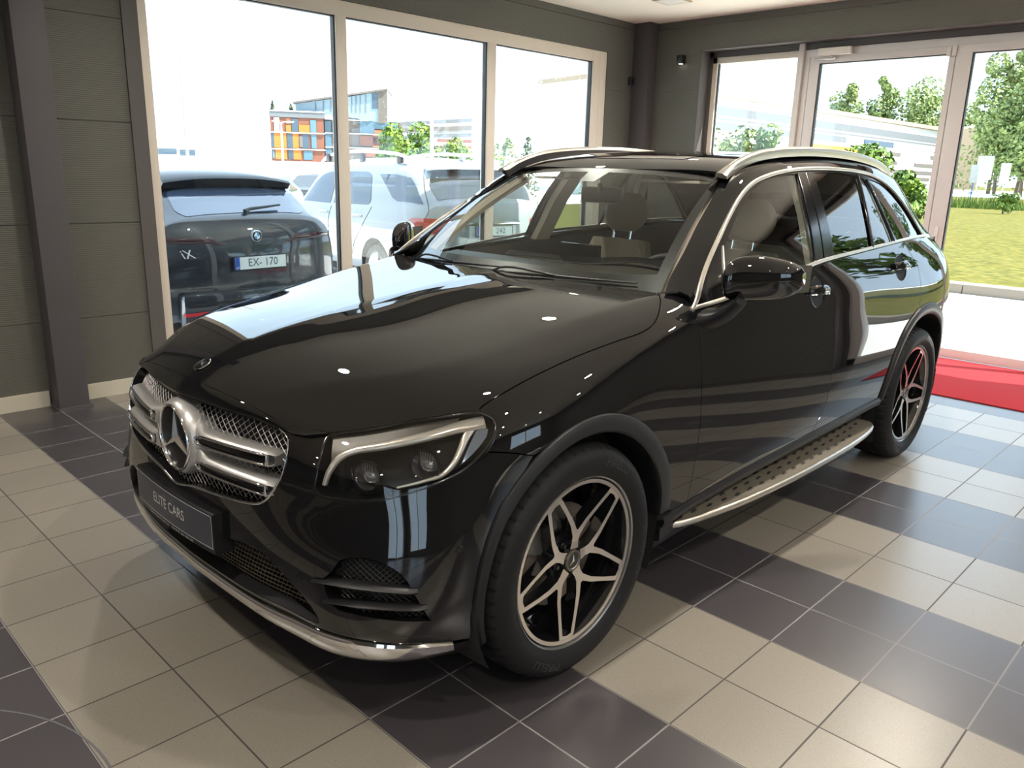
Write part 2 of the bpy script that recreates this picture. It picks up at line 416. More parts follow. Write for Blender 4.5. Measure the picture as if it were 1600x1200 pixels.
# ---- windows of the window wall
def pane(y0, y1, z0, z1, x, parent, m=None):
    q = MB(); q.box(x - .012, x + .012, y0, y1, z0, z1); return q.build('pane', m or WINGLASS, parent)
xf = XW - .02
q = MB()
q.rbox(xf - .07, xf + .014, WY0, WY0 + .064, WZ0, WZ1, .006); q.rbox(xf - .07, xf + .014, 4.612, WY1, WZ0, WZ1, .006)
q.rbox(xf - .07, xf + .013, WY0, WY1, 2.583, WZ1, .006); q.rbox(xf - .07, xf + .013, WY0, WY1, WZ0, WZ0 + .11, .006)
q.rbox(xf - .07, xf + .012, 1.588, 1.684, WZ0, WZ1, .006); q.rbox(xf - .07, xf + .012, 3.153, 3.255, WZ0, WZ1, .006)
q.box(xf - .02, xf + .016, 4.715, 4.722, WZ0, WZ1 - .03)
w1 = struct(q, 'window_1', FRAME)
q = MB()
for a, b in ((.202, 1.588), (1.684, 3.153), (3.255, 4.612)):
    q.box(xf - .045, xf - .004, b - .010, b, .21, 2.583); q.box(xf - .045, xf - .004, a, a + .006, .21, 2.583); q.box(xf - .045, xf - .004, a, b, 2.575, 2.583)
q.build('gasket', GASK, w1)
for a, b in ((.205, 1.584), (1.688, 3.150), (3.259, 4.608)): pane(a, b, .205, 2.58, xf - .03, w1)
# ---- entrance: fixed light, door leaf, second leaf, side lights
yf = YE + .15
def fr(q, x0, x1, z0, z1, d=.07, y=None): q.rbox(x0, x1, (y or yf), (y or yf) + d, z0, z1, .005)
q = MB(); fr(q, EX0 + .05, EX0 + .105, 0, 2.665); fr(q, EX0 + .05, -2.42, 2.598, 2.665); fr(q, EX0 + .05, -2.42, 0, .09); fr(q, -2.425, -2.385, 0, 2.66)
w2 = struct(q, 'window_2', FRAME)
q = MB(); q.box(yf * 0 + EX0 + .105, EX0 + .113, yf + .02, yf + .05, .09, 2.598); q.build('gasket', GASK, w2)
q = MB(); q.box(EX0 + .10, -2.42, yf + .025, yf + .045, .09, 2.60); q.build('pane', WINGLASS, w2)
q = MB(); q.rbox(-2.405, -2.352, yf - .035, yf + .07, 0, 2.715, .012); struct(q, 'trim_5', mat('light post', srgb(206, 200, 194), .4))
q = MB(); fr(q, -2.352, EX1 - .05, 2.59, 2.665, .07); fr(q, -2.352, -2.300, 0, 2.60, .07); struct(q, 'trim_6', FRAMEC)
def door(n, x0, x1, lw, rw):
    q = MB(); a, b = .012, 2.592
    fr(q, x0, x0 + lw, a, b, .055, yf - .008); fr(q, x1 - rw, x1, a, b, .055, yf - .008); fr(q, x0, x1, b - .062, b, .055, yf - .009); fr(q, x0, x1, a, .095, .055, yf - .009)
    d = struct(q, 'door_%d' % n, FRAMEC)
    q = MB(); q.box(x0 + lw, x0 + lw + .010, yf - .002, yf + .04, .095, b - .062); q.box(x0 + lw, x1 - rw, yf - .0, yf + .04, b - .070, b - .062); q.build('gasket', GASK, d)
    q = MB(); q.box(x0 + lw - .005, x1 - rw + .005, yf + .01, yf + .03, .09, b - .058); q.build('pane', WINGLASS, d)
    return d
d1 = door(1, -2.294, -1.046, .092, .048); d2 = door(2, -1.040, .210, .122, .092)
q = MB(); fr(q, .216, .300, 0, 2.60); fr(q, .216, EX1 - .05, 0, .09); fr(q, EX1 - .13, EX1 - .05, 0, 2.6); w3 = struct(q, 'window_3', FRAMEC)
for a, b in ((.30, EX1 - .13),): 
    q = MB(); q.box(a - .005, b + .005, yf + .025, yf + .045, .085, 2.60); q.build('pane', WINGLASS, w3)
# hinge covers, closer
q = MB(); q.rbox(-1.115, -1.080, yf - .022, yf - .009, 2.508, 2.582, .005); q.rbox(-1.072, -1.038, yf - .024, yf - .009, 2.512, 2.592, .005)
q.rbox(-.99, -.96, yf - .02, yf - .009, 1.0, 1.13, .004); q.build('hinge_cover', mat('hinge plastic', srgb(214, 208, 202), .4), d1)
q = MB(); q.rbox(-2.205, -1.905, yf - .065, yf - .009, 2.588, 2.652, .006); cl = q.build('door_closer', mat('closer', srgb(222, 214, 204), .4), d1)
q = MB(); q.tube([(-2.23, yf - .05, 2.565), (-2.05, yf - .045, 2.560)], .008, 6); q.tube([(-2.05, yf - .045, 2.560), (-2.10, yf - .03, 2.590)], .010, 6); q.build('closer_arm', mat('arm', srgb(190, 186, 180), .3, .7), cl)
# unseen windows on the hidden sides; those at the back added for ambient daylight
for nm, args in (('window_4', [(XR + .05, 1.2, 4.2, .9, 2.5), (XR + .05, -8.0, -5.6, .5, 2.6)]),):
    q = MB()
    for x, a, b, c, d in args:
        q.box(x, x + .07, a, a + .07, c, d); q.box(x, x + .07, b - .07, b, c, d); q.box(x, x + .07, a, b, d - .07, d); q.box(x, x + .07, a, b, c, c + .07); q.box(x, x + .07, (a + b) / 2 - .04, (a + b) / 2 + .04, c, d)
    w = struct(q, nm, FRAME)
    for x, a, b, c, d in args:
        q = MB(); q.box(x + .02, x + .04, a + .06, b - .06, c + .06, d - .06); q.build('pane', WINGLASS, w)
q = MB(); q.box(5.6, 8.0, YB - .12, YB - .05, .1, .17); q.box(5.6, 8.0, YB - .12, YB - .05, 2.68, 2.75)
for x in (5.6, 6.8, 7.93): q.box(x, x + .07, YB - .12, YB - .05, .1, 2.75)
w = struct(q, 'window_5', FRAME); q = MB(); q.box(5.65, 7.95, YB - .10, YB - .08, .15, 2.7); q.build('pane', WINGLASS, w)
# round inspection joint cut into the tiles
q = MB(); q.lathe([(.631, 0), (.631, .0012), (.634, .0016), (.637, .0012), (.637, 0)], 96, 'z', (-.641, -2.125, 0)); o = q.build('trim_7', mat('joint filler', srgb(86, 86, 90), .5)); o['kind'] = 'structure'
# ---- small things on the walls
q = MB(); q.rbox(-3.625, -3.555, YE - .075, YE, 2.60, 2.685, .012); s = q.build('wall_lamp', PLASTIC)
tag(s, 'small black cube lamp on the grey wall left of the glass entrance', 'lamp')
q = MB(); q.lathe([(0, 2.599), (.020, 2.599)], 20, 'z', (-3.59, YE - .037, 0)); q.build('lamp_glass', mat('lit lamp glass', (1, 1, 1, 1), .4, emit=(1, .95, .85, 1), es=6), s)
q = MB(); q.rbox(-4.115, -4.065, 5.185, 5.235, 2.405, 2.490, .010); s = q.build('motion_sensor', PLASTIC); tag(s, 'small dark sensor on the window wall beside the corner column', 'sensor')
q = MB(); q.lathe([(0, 0), (.012, -.002), (.016, -.008)], 16, 'x', (-4.060, 5.21, 2.45)); q.build('sensor_eye', GLOSS, s)
# ---- red carpet
m, N, L, B = node_mat('red carpet'); nz = N.new('ShaderNodeTexNoise'); nz.inputs['Scale'].default_value = 260; g = N.new('ShaderNodeNewGeometry'); L.new(g.outputs['Position'], nz.inputs['Vector'])
L.new(mixc(N, L, nz.outputs[0], srgb(132, 10, 20), srgb(170, 24, 33)), B.inputs['Base Color']); B.inputs['Roughness'].default_value = .95
b = N.new('ShaderNodeBump'); b.inputs['Strength'].default_value = .5; b.inputs['Distance'].default_value = .003; L.new(nz.outputs[0], b.inputs['Height']); L.new(b.outputs[0], B.inputs['Normal'])
q = MB(); q.rbox(-2.30, .80, 4.165, YE + .14, 0, .009, .003); tag(q.build('carpet', m), 'red carpet runner lying on the tiles inside the glass entrance', 'carpet')
# ---- ceiling downlights (lit, warm) and one square ceiling lamp
LG = mat('lit downlight glass', (1, .9, .75, 1), .5, emit=(1, .80, .55, 1), es=22)
BR = mat('downlight ring', srgb(200, 180, 150), .3, .6)
first = None
lamp_xy = [(x, y) for y in (-6.6, -4.4, -2.2, 0.0, 2.2, 4.0) for x in (-2.6, -.2, 2.2, 4.6, 7.0)]
for i, (x, y) in enumerate(lamp_xy):
    if first is None:
        q = MB(); q.lathe([(.046, -.001), (.060, -.001), (.064, -.006), (.050, -.010), (.046, -.004)], 24, 'z'); o = q.build('ceiling_downlight', BR)
        q = MB(); q.lathe([(0, -.004), (.046, -.004)], 20, 'z'); g = q.build('lamp_glass', LG, o); first = (o, g)
    else:
        o = first[0].copy(); COL.objects.link(o); g = first[1].copy(); g.parent = o; COL.objects.link(g)
    o.location = (x, y, HC)
    tag(o, 'small round warm ceiling downlight over the showroom floor', 'lamp', 'round downlights in the ceiling')
    ld = bpy.data.lights.new('downlight', 'AREA'); ld.shape = 'DISK'; ld.size = .09; ld.energy = 19 if y > -3 else 5; ld.color = (1, .92, .82); ld.spread = math.radians(150)
    lo = bpy.data.objects.new('downlight_glow', ld); COL.objects.link(lo); lo.location = (x, y, HC - .012)
q = MB(); q.box(-3.28, -3.02, 4.36, 4.62, HC - .012, HC); s = q.build('ceiling_lamp', BR)
q = MB(); q.box(-3.26, -3.04, 4.38, 4.60, HC - .014, HC - .010); q.build('lamp_glass', mat('unlit diffuser', srgb(240, 235, 225), .5), s)
tag(s, 'thin square ceiling lamp near the corner of the showroom', 'lamp')
# ---------------------------------------------------------------- body surfaces of the black car
# car frame: x forward from the front axle, y to the car's left, z up (metres)
def _bspl(P, n):
    """uniform cubic B-spline through axis 0 of P (clamped ends), n samples per span"""
    P = np.asarray(P, float)
    Q = P.copy()
    for _ in range(1):                                   # pull the control points outwards a little
        S = Q.copy(); S[1:-1] = (Q[:-2] + 4 * Q[1:-1] + Q[2:]) / 6
        Q = Q + 0.7 * (P - S)
    E = np.concatenate([[2 * Q[0] - Q[1]], Q, [2 * Q[-1] - Q[-2]]])
    out = []
    for i in range(len(P) - 1):
        for k in range(n):
            t = k / n
            b = ((1 - t) ** 3, 3 * t ** 3 - 6 * t * t + 4, -3 * t ** 3 + 3 * t * t + 3 * t + 1, t ** 3)
            out.append(sum(b[m] * E[i + m] for m in range(4)) / 6)
    out.append(Q[-1])
    return np.array(out)

class Surf:
    """a star-shaped sheet: for every value a on the axis, radius as a function of the angle.
    kind 'x': axis = x, angle in the (y, z) plane about (0, z0); kind 'z': axis = z, angle in (x, y) about (x0, 0)"""
    k = .93
    def __init__(s, kind, c, table, na=300, nt=260):
        s.kind, s.c = kind, c
        A = np.array([t[0] for t in table], float)
        N = np.array([t[1] for t in table], float)       # columns x rows x 2
        G = _bspl(N, 12); G = np.swapaxes(_bspl(np.swapaxes(G, 0, 1), 12), 0, 1)
        a = _bspl(A[:, None], 12)[:, 0]
        if kind == 'x': p = G[..., 0]; q = G[..., 1] - c; th = np.arctan2(q, p); r = np.hypot(p, q)
        else: p = G[..., 0] - c; q = G[..., 1]; th = np.arctan2(q, p); r = np.hypot(p, q)
        s.t0, s.t1 = th.min(1).max() - .05, th.max(1).min() + .0
        s.t0 = min(s.t0, th[:, 0].min()); s.t1 = max(s.t1, th[:, -1].max())
        s.T = np.linspace(s.t0, s.t1, nt)
        R = np.array([np.interp(s.T, th[i], r[i]) for i in range(len(a))])
        o = np.argsort(a); a = a[o]; R = R[o]
        s.A = np.linspace(a[0], a[-1], na)
        s.R = np.array([np.interp(s.A, a, R[:, j]) for j in range(nt)]).T
        for _ in range(3):                                # smooth away the sampling
            s.R[1:-1] = (s.R[:-2] + 2 * s.R[1:-1] + s.R[2:]) / 4
            s.R[:, 1:-1] = (s.R[:, :-2] + 2 * s.R[:, 1:-1] + s.R[:, 2:]) / 4
    def rad(s, a, t):
        fa = (a - s.A[0]) / (s.A[1] - s.A[0]); ft = (t - s.T[0]) / (s.T[1] - s.T[0])
        fa = min(max(fa, 1.0001), len(s.A) - 2.0001); ft = min(max(ft, 1.0001), len(s.T) - 2.0001)
        i, j = int(fa), int(ft); u, v = fa - i, ft - j
        def w(x): return np.array((-.5 * x ** 3 + x * x - .5 * x, 1.5 * x ** 3 - 2.5 * x * x + 1, -1.5 * x ** 3 + 2 * x * x + .5 * x, .5 * x ** 3 - .5 * x * x))
        return float(w(u) @ s.R[i - 1:i + 3, j - 1:j + 3] @ w(v))
    def pt(s, a, t, off=0.0):
        sg = -1 if (s.kind == 'x' and t > math.pi / 2) or (s.kind == 'z' and t < 0) else 1   # mirrored half
        tt = (math.pi - t if s.kind == 'x' else -t) if sg < 0 else t
        r = s.rad(a, tt)
        if s.kind == 'x': P = np.array((a, r * math.cos(tt) * sg, s.c + r * math.sin(tt)))
        else: P = np.array((s.c + r * math.cos(tt), r * math.sin(tt) * sg, a))
        if off: P = P + off * s.nrm(a, t)
        return P
    def nrm(s, a, t):
        e = 4e-3
        da = s.pt(a + e, t) - s.pt(a - e, t); dt = s.pt(a, t + e) - s.pt(a, t - e)
        n = np.cross(da, dt) if s.kind == 'x' else np.cross(dt, da)
        n = n / np.linalg.norm(n)
        o = s.pt(a, t) - (np.array((a, 0, s.c)) if s.kind == 'x' else np.array((s.c, 0, a)))
        return n if n @ o > 0 else -n
    def inv(s, P):
        if s.kind == 'x': return (P[0], math.atan2(P[2] - s.c, P[1]))
        return (P[2], math.atan2(P[1], P[0] - s.c))
    def drop(s, P, off=0.0):
        """the surface point radially under P"""
        a, t = s.inv(P)
        return s.pt(a, t, off)
    def gap(s, P):
        a, t = s.inv(P)
        r = math.hypot(P[1], P[2] - s.c) if s.kind == 'x' else math.hypot(P[0] - s.c, P[1])
        return r - s.rad(a, (math.pi - t if t > math.pi / 2 else t) if s.kind == 'x' else abs(t))

LB = Surf('x', .35, [
 (.76, [(0.42,0.25),(0.46,0.4),(0.46,0.5),(0.45,0.6),(0.44,0.69),(0.41,0.76),(0.37,0.8),(0.33,0.825),(0.28,0.843),(0.2224,0.8567),(0.2,0.862),(0.184,0.8642),(0.1,0.876),(0,0.88)]),
 (.68, [(0.64,0.25),(0.7,0.4),(0.7,0.5),(0.67,0.6),(0.635,0.7),(0.6,0.765),(0.565,0.8),(0.52,0.832),(0.46,0.86),(0.3736,0.8838),(0.34,0.893),(0.3144,0.897),(0.18,0.918),(0,0.927)]),
 (.58, [(0.75,0.25),(0.8,0.4),(0.8,0.5),(0.775,0.6),(0.73,0.7),(0.69,0.77),(0.655,0.81),(0.61,0.845),(0.55,0.873),(0.4636,0.9104),(0.43,0.925),(0.398,0.9293),(0.23,0.952),(0,0.964)]),
 (.44, [(0.84,0.25),(0.885,0.4),(0.885,0.5),(0.87,0.6),(0.845,0.7),(0.82,0.775),(0.795,0.825),(0.755,0.875),(0.69,0.91),(0.6036,0.9395),(0.57,0.951),(0.5268,0.9564),(0.3,0.985),(0,1)]),
 (.25, [(0.88,0.25),(0.915,0.4),(0.925,0.5),(0.92,0.6),(0.912,0.7),(0.9,0.79),(0.883,0.85),(0.85,0.902),(0.785,0.942),(0.6806,0.9686),(0.64,0.979),(0.5904,0.9852),(0.33,1.018),(0,1.033)]),
 (.0, [(0.89,0.25),(0.92,0.4),(0.935,0.5),(0.94,0.6),(0.938,0.7),(0.925,0.81),(0.905,0.88),(0.875,0.935),(0.82,0.978),(0.712,1.001),(0.67,1.01),(0.6204,1.0156),(0.36,1.045),(0,1.062)]),
 (-.3, [(0.89,0.25),(0.92,0.4),(0.93,0.5),(0.932,0.6),(0.925,0.72),(0.912,0.84),(0.902,0.915),(0.885,0.975),(0.84,1.025),(0.7464,1.0524),(0.71,1.063),(0.6572,1.0665),(0.38,1.085),(0,1.097)]),
 (-.6, [(0.885,0.25),(0.908,0.38),(0.922,0.5),(0.926,0.6),(0.914,0.75),(0.9,0.87),(0.89,0.95),(0.874,1.02),(0.838,1.068),(0.7746,1.0932),(0.75,1.103),(0.6908,1.1054),(0.38,1.118),(0,1.125)]),
 (-1.0, [(0.88,0.25),(0.908,0.38),(0.924,0.48),(0.927,0.58),(0.916,0.72),(0.901,0.86),(0.888,0.965),(0.876,1.04),(0.862,1.1),(0.8498,1.1324),(0.845,1.145),(0.7738,1.149),(0.4,1.17),(0,1.18)]),
 (-1.5, [(0.88,0.25),(0.912,0.38),(0.926,0.48),(0.929,0.58),(0.918,0.72),(0.904,0.87),(0.892,0.98),(0.878,1.06),(0.863,1.12),(0.85,1.156),(0.845,1.17),(0.7738,1.1732),(0.4,1.19),(0,1.2)]),
 (-2.0, [(0.88,0.25),(0.915,0.39),(0.928,0.49),(0.931,0.59),(0.921,0.74),(0.908,0.88),(0.897,0.99),(0.881,1.07),(0.865,1.13),(0.8506,1.1696),(0.845,1.185),(0.7738,1.1874),(0.4,1.2),(0,1.21)]),
 (-2.4, [(0.88,0.25),(0.915,0.4),(0.929,0.5),(0.935,0.61),(0.929,0.76),(0.917,0.89),(0.904,1),(0.886,1.08),(0.865,1.145),(0.847,1.1846),(0.84,1.2),(0.7696,1.2016),(0.4,1.21),(0,1.22)]),
 (-2.87, [(0.88,0.25),(0.92,0.4),(0.935,0.52),(0.944,0.64),(0.945,0.76),(0.934,0.89),(0.918,1),(0.893,1.09),(0.862,1.16),(0.839,1.2032),(0.83,1.22),(0.7612,1.2216),(0.4,1.23),(0,1.24)]),
 (-3.25, [(0.86,0.25),(0.905,0.4),(0.918,0.52),(0.926,0.64),(0.93,0.78),(0.925,0.9),(0.91,1),(0.872,1.1),(0.822,1.165),(0.7882,1.201),(0.775,1.215),(0.715,1.219),(0.4,1.24),(0,1.25)]),
 (-3.52, [(0.79,0.25),(0.835,0.4),(0.85,0.52),(0.858,0.64),(0.862,0.78),(0.857,0.9),(0.842,1),(0.8,1.09),(0.745,1.155),(0.709,1.191),(0.695,1.205),(0.6478,1.2106),(0.4,1.24),(0,1.25)]),
 (-3.70, [(0.69,0.25),(0.74,0.4),(0.765,0.52),(0.775,0.64),(0.78,0.78),(0.775,0.9),(0.757,1),(0.715,1.08),(0.665,1.14),(0.6326,1.1724),(0.62,1.185),(0.5768,1.189),(0.35,1.21),(0,1.22)]),
 (-3.78, [(0.55,0.25),(0.62,0.4),(0.66,0.52),(0.68,0.64),(0.68,0.78),(0.67,0.9),(0.64,1),(0.6,1.06),(0.55,1.11),(0.514,1.1316),(0.5,1.14),(0.468,1.1432),(0.3,1.16),(0,1.17)]),
])
NS = Surf('z', -.2, [
 (.14, [(.66,0),(.655,.2),(.645,.38),(.63,.49),(.60,.58),(.56,.66),(.50,.73),(.42,.79),(.34,.83),(.24,.85),(.08,.86)]),
 (.20, [(.715,0),(.71,.2),(.70,.38),(.68,.50),(.65,.60),(.605,.69),(.545,.76),(.465,.82),(.385,.855),(.28,.875),(.1,.885)]),
 (.28, [(.75,0),(.745,.2),(.735,.38),(.712,.50),(.70,.61),(.66,.71),(.595,.795),(.495,.84),(.41,.875),(.30,.90),(.1,.91)]),
 (.36, [(.785,0),(.78,.2),(.763,.38),(.74,.50),(.715,.62),(.675,.725),(.605,.81),(.52,.86),(.42,.89),(.30,.912),(.1,.922)]),
 (.45, [(.800,0),(.795,.2),(.778,.38),(.758,.50),(.72,.62),(.67,.72),(.605,.80),(.515,.865),(.42,.90),(.30,.92),(.1,.93)]),
 (.55, [(.800,0),(.795,.2),(.777,.38),(.752,.50),(.71,.615),(.655,.715),(.585,.795),(.50,.86),(.405,.898),(.29,.922),(.1,.935)]),
 (.65, [(.800,0),(.792,.2),(.768,.38),(.738,.50),(.69,.605),(.63,.70),(.56,.78),(.47,.845),(.375,.888),(.26,.915),(.08,.94)]),
 (.74, [(.800,0),(.790,.2),(.758,.38),(.728,.50),(.68,.605),(.62,.69),(.545,.765),(.45,.833),(.345,.88),(.23,.91),(.06,.937)]),
 (.82, [(.785,0),(.770,.2),(.738,.36),(.695,.49),(.64,.575),(.575,.65),(.495,.745),(.41,.818),(.31,.87),(.20,.905),(.04,.935)]),
 (.90, [(.74,0),(.72,.2),(.68,.33),(.63,.43),(.57,.51),(.51,.60),(.44,.70),(.35,.79),(.25,.852),(.14,.888),(0,.915)]),
])
def _gh(x, zt, ye, cr=.065):
    """greenhouse section: zt roof height at the middle, ye half width at the top of the windows"""
    zb = 1.16 + .02 * (-1.5 - x) / 1.0
    ze = zt - cr; zb = min(zb, ze - .03); h = ze - zb
    yb = .846 if x > -2.5 else .846 - .19 * ((-2.5 - x) / 1.2) ** 1.8
    P = [(yb + .03, zb - .12), (yb, zb)]
    for f in (.33, .66, 1.0):
        P.append((yb - (yb - ye) * (f * .72 + f * f * .28), zb + h * f))
    P += [(ye - .035, ze + .4 * cr), (ye - .09, ze + .64 * cr), (ye * .68, ze + .82 * cr), (ye * .35, ze + .95 * cr), (0, zt)]
    return P
GH = Surf('x', 1.0, [(q[0], _gh(*q)) for q in (
 (-.5, 1.08, .865), (-.7, 1.18, .835), (-.85, 1.28, .80), (-1.0, 1.375, .76), (-1.15, 1.495, .718, .10), (-1.3, 1.565, .685, .09), (-1.5, 1.602, .667, .075), (-1.85, 1.622, .66),
 (-2.2, 1.63, .66), (-2.55, 1.622, .66), (-2.8, 1.60, .655), (-3.0, 1.57, .645), (-3.15, 1.53, .625), (-3.3, 1.475, .60), (-3.45, 1.40, .575), (-3.6, 1.30, .55), (-3.72, 1.20, .53))])
NS.k = 1.0; GH.k = .72
# ---------------------------------------------------------------- the black car
CAR = thing('car', (-.97996, -.31311, 0), math.atan2(-.99997, .00768), 'glossy black SUV with silver grille and roof rails parked on the tiled showroom floor', 'car')
HP = PI / 2
def xz(x, z, y=.92):                                        # sheet coordinates of a point on the body side
    return LB.inv((x, y, z))
def mir(L): return [(a, PI - t) for a, t in L][::-1]
def mirn(L): return [(a, -t) for a, t in L][::-1]
def both(fn):
    fn(False); fn(True)
SHUT = [(.3227, .5838), (.2844, .5979), (.1304, .627), (-.0566, .6503), (-.2219, .6604), (-.3401, .6653), (-.4159, .6787), (-.4751, .7042), (-.5287, .7366), (-.5785, .7717), (-.6216, .8111)]
HLTOP = [(.3227, .5838), (.3694, .5958), (.4643, .6261), (.5519, .6584), (.6304, .7021)]
FRONT = [(.6304, .7021), (.682, .79), (.703, .90), (.722, 1.08), (.737, 1.3), (.744, HP)]
COWL = [(-.6216, .8111), (-.60, .90), (-.565, 1.08), (-.535, 1.3), (-.525, HP)]
# hood: shut line, cowl edge, mirrored, then the front edge above headlights and grille
_o = [SHUT, COWL + mir(COWL)[1:], mir(SHUT), [(a, PI - t) for a, t in HLTOP], [(a, PI - t) for a, t in FRONT] + FRONT[::-1][1:], HLTOP[::-1]]
hood = panel('hood', LB, _o, PAINT, CAR, step=.035)
# rolled front lip of the hood, down to the grille opening
GT = [(.775, 0, .838), (.762, .13, .8415), (.746, .251, .843), (.717, .375, .838), (.700, .45, .828), (.690, .50, .826), (.672, .54, .828), (.640, .572, .834)]
ga = np.array([g for g in GT]); fa = np.array([LB.pt(*q) for q in FRONT])
yy = np.concatenate([np.linspace(0, .5, 24), np.linspace(.515, .572, 6)])
lipV = []; rows = 9
def lipcurve(y):
    A = np.array([np.interp(y, fa[::-1, 1], fa[::-1, 0]), y, np.interp(y, fa[::-1, 1], fa[::-1, 2])])
    A = LB.drop(A); n = LB.nrm(*LB.inv(A))
    B = np.array([np.interp(y, ga[:, 1], ga[:, 0]), y, np.interp(y, ga[:, 1], ga[:, 2])])
    t = np.array((n[2], 0, -n[0])); t /= np.linalg.norm(t)
    d = np.linalg.norm(B - A); C = A + t * d * .62
    return [(1 - u) ** 2 * A + 2 * u * (1 - u) * C + u * u * B for u in np.linspace(0, 1, rows)] + [B + np.array((-.02, 0, -.004))]
ys = [-y for y in yy[::-1]] + list(yy[1:])
rings = []
for y in ys:
    c = lipcurve(abs(y)); rings.append([(p[0], p[1] * (1 if y >= 0 else -1), p[2]) for p in c])
q = MB(); q.loft(rings, closed=False, caps=False); lip = q.build('hood_lip', PAINT, hood, recalc=True, sharp=50)

# ---- front bumper
GRT = [(.84, 0), (.8443, .2644), (.8392, .39), (.828, .4641)]
GRR = [(.828, .4641), (.8155, .4933), (.7948, .5041), (.7594, .504), (.7167, .4942), (.6881, .4792)]
GRB = [(.6881, .4792), (.6533, .4551), (.6286, .4237), (.6167, .3672), (.603, .2371), (.5905, .1143), (.572, 0)]
GRB[-1] = (.568, 0)
HLI = [(.8321, .601), (.7968, .5935), (.7383, .5880), (.70, .583)]
HLB = [(.70, .583), (.6818, .6031), (.6762, .6526), (.6831, .7428), (.7055, .8313), (.7269, .9019), (.7519, .9584), (.7907, 1.0124)]
SEAM = [(.7907, 1.0124), (.7776, 1.0865), (.7588, 1.1545)]
ARL = [(.7588, 1.1545), (.6404, 1.0641), (.5322, 1.0081), (.4294, .9784), (.3264, .9735), (.262, .9737)]
BLT = [(.268, .93), (.2728, .8973), (.2934, .8059), (.3040, .7326), (.3060, .6367), (.3060, .5756), (.3050, .4361), (.3020, .2025), (.302, 0)]
INTK = [[(.452, .0), (.470, .20), (.490, .335), (.4962, .41), (.4647, .4752), (.4276, .5233), (.3874, .5686), (.345, .596)], [(.345, .596), (.325, .585), (.328, .45), (.326, .2), (.324, 0)]]
def full(L): return mirn(L)[:-1] + L                          # for runs that start at y = 0
def fullr(L): return L[:-1] + mirn(L)                         # for runs that end at y = 0
top = [(.828, .4641), (.8285, .52), (.832, .601)]
bumper = panel('front_bumper', NS, [full(GRB[::-1]), GRR[::-1], top, HLI, HLB, SEAM, ARL, [(.262, .9737), (.268, .93)], BLT[:-1] + mirn(BLT[:-1] + [BLT[-1]]),
    mirn(ARL[-1:] + [(.268, .93)][:1])[:0] or [(.268, -.93), (.262, -.9737)], mirn(ARL), mirn(SEAM), mirn(HLB), mirn(HLI), mirn(top), mirn(GRR[::-1])],
    PAINT, CAR, holes=[[full(INTK[0]), INTK[1] + mirn(INTK[1])[1:]],
      [[(.4679, .6178), (.494, .6426), (.526, .663), (.5371, .7122), (.5258, .7644), (.493, .8082), (.4347, .8371), (.3631, .869)], [(.3631, .869), (.372, .8224), (.381, .7651), (.388, .70), (.395, .65), (.4271, .625), (.4679, .6178)]],
      [[(a, -t) for a, t in [(.4679, .6178), (.494, .6426), (.526, .663), (.5371, .7122), (.5258, .7644), (.493, .8082), (.4347, .8371), (.3631, .869)]], [(a, -t) for a, t in [(.3631, .869), (.372, .8224), (.381, .7651), (.388, .70), (.395, .65), (.4271, .625), (.4679, .6178)]]]],
    step=.03)
# chin blade in chrome, below it the dark undertray
def bl(f, t):
    zt = np.interp(t, [0, .2, .58, .73, .81, .90, .93], [.302, .302, .306, .304, .2934, .2728, .268]); zb = np.interp(t, [0, .3, .5, .62, .75, .86, .93], [.248, .246, .236, .222, .226, .232, .240])
    return NS.pt(zt + (zb - zt) * f, t)
rings = []
for i in range(-46, 47):
    t = i / 46 * .925; s = 1 if t >= 0 else -1; ta = abs(t)
    prof = [(0, -.012), (0, .004), (.08, .010), (.5, .018), (.92, .012), (1, .004), (1, -.015)]
    r = []
    for f, o in prof:
        p = bl(f, ta); n = NS.nrm(p[2], ta); p = p + n * o; r.append((p[0], p[1] * s, p[2]))
    rings.append(r)
q = MB(); q.loft(rings); q.build('chin_blade', CHROME, CAR, sharp=35)
q = MB()
rings = []
for i in range(-30, 31):
    t = i / 30 * .97; s = 1 if t >= 0 else -1; ta = abs(t)
    rings.append([tuple(np.array((p[0] - dx, p[1] * s * (1 - dx * .1), p[2] + dz))) for p, dx, dz in ((NS.pt(.25, ta), .015, -.0), (NS.pt(.20, ta), .03, .0), (NS.pt(.17, ta), .12, .0), (NS.pt(.17, ta), .5, .01))])
q.loft(rings, closed=False, caps=False); q.build('undertray', PLASTIC, CAR)

# ---- grille: dark recess, mesh, two louvre bars, star
def inset(surf, segs, name, m, off, parent=CAR, step=.04, mirror=False, **kw):
    return panel(name, surf, segs, m, parent, off=off, gap=0, rim=0, step=step, mirror=mirror, **kw)
GO = [full(GRT), GRR, GRB + mirn(GRB)[1:], mirn(GRR)]
grille = inset(NS, GO, 'grille', mat('grille recess', (.008, .008, .009, 1), .6), -.075)
# side walls of the recess
def wall_loop(surf, path, o0, o1, name, m, parent=CAR, mirror=False, closed=True):
    rr = [[surf.pt(a, t, o0) for a, t in path], [surf.pt(a, t, o1) for a, t in path]]
    rings = [[rr[0][i], rr[1][i]] for i in range(len(path))]
    if closed: rings.append(rings[0])
    q = MB(); q.loft(rings, closed=False, caps=False); return q.build(name, m, parent, mirror=mirror, sharp=60)
def runs(segs, k=1.0, step=.02):
    out = []
    for s in segs:
        p = spline([np.array(a) for a in s], 8) if len(s) > 2 else [np.array(a, float) for a in s]
        p = resample(p, step)
        if out and np.linalg.norm(out[-1] - p[0]) < .004: p = p[1:]
        out += p
    if np.linalg.norm(out[-1] - out[0]) < .004: out = out[:-1]
    return [tuple(p) for p in out]
GOP = runs(GO)
wall_loop(NS, GOP, -.001, -.075, 'grille_surround', GLOSS, grille)
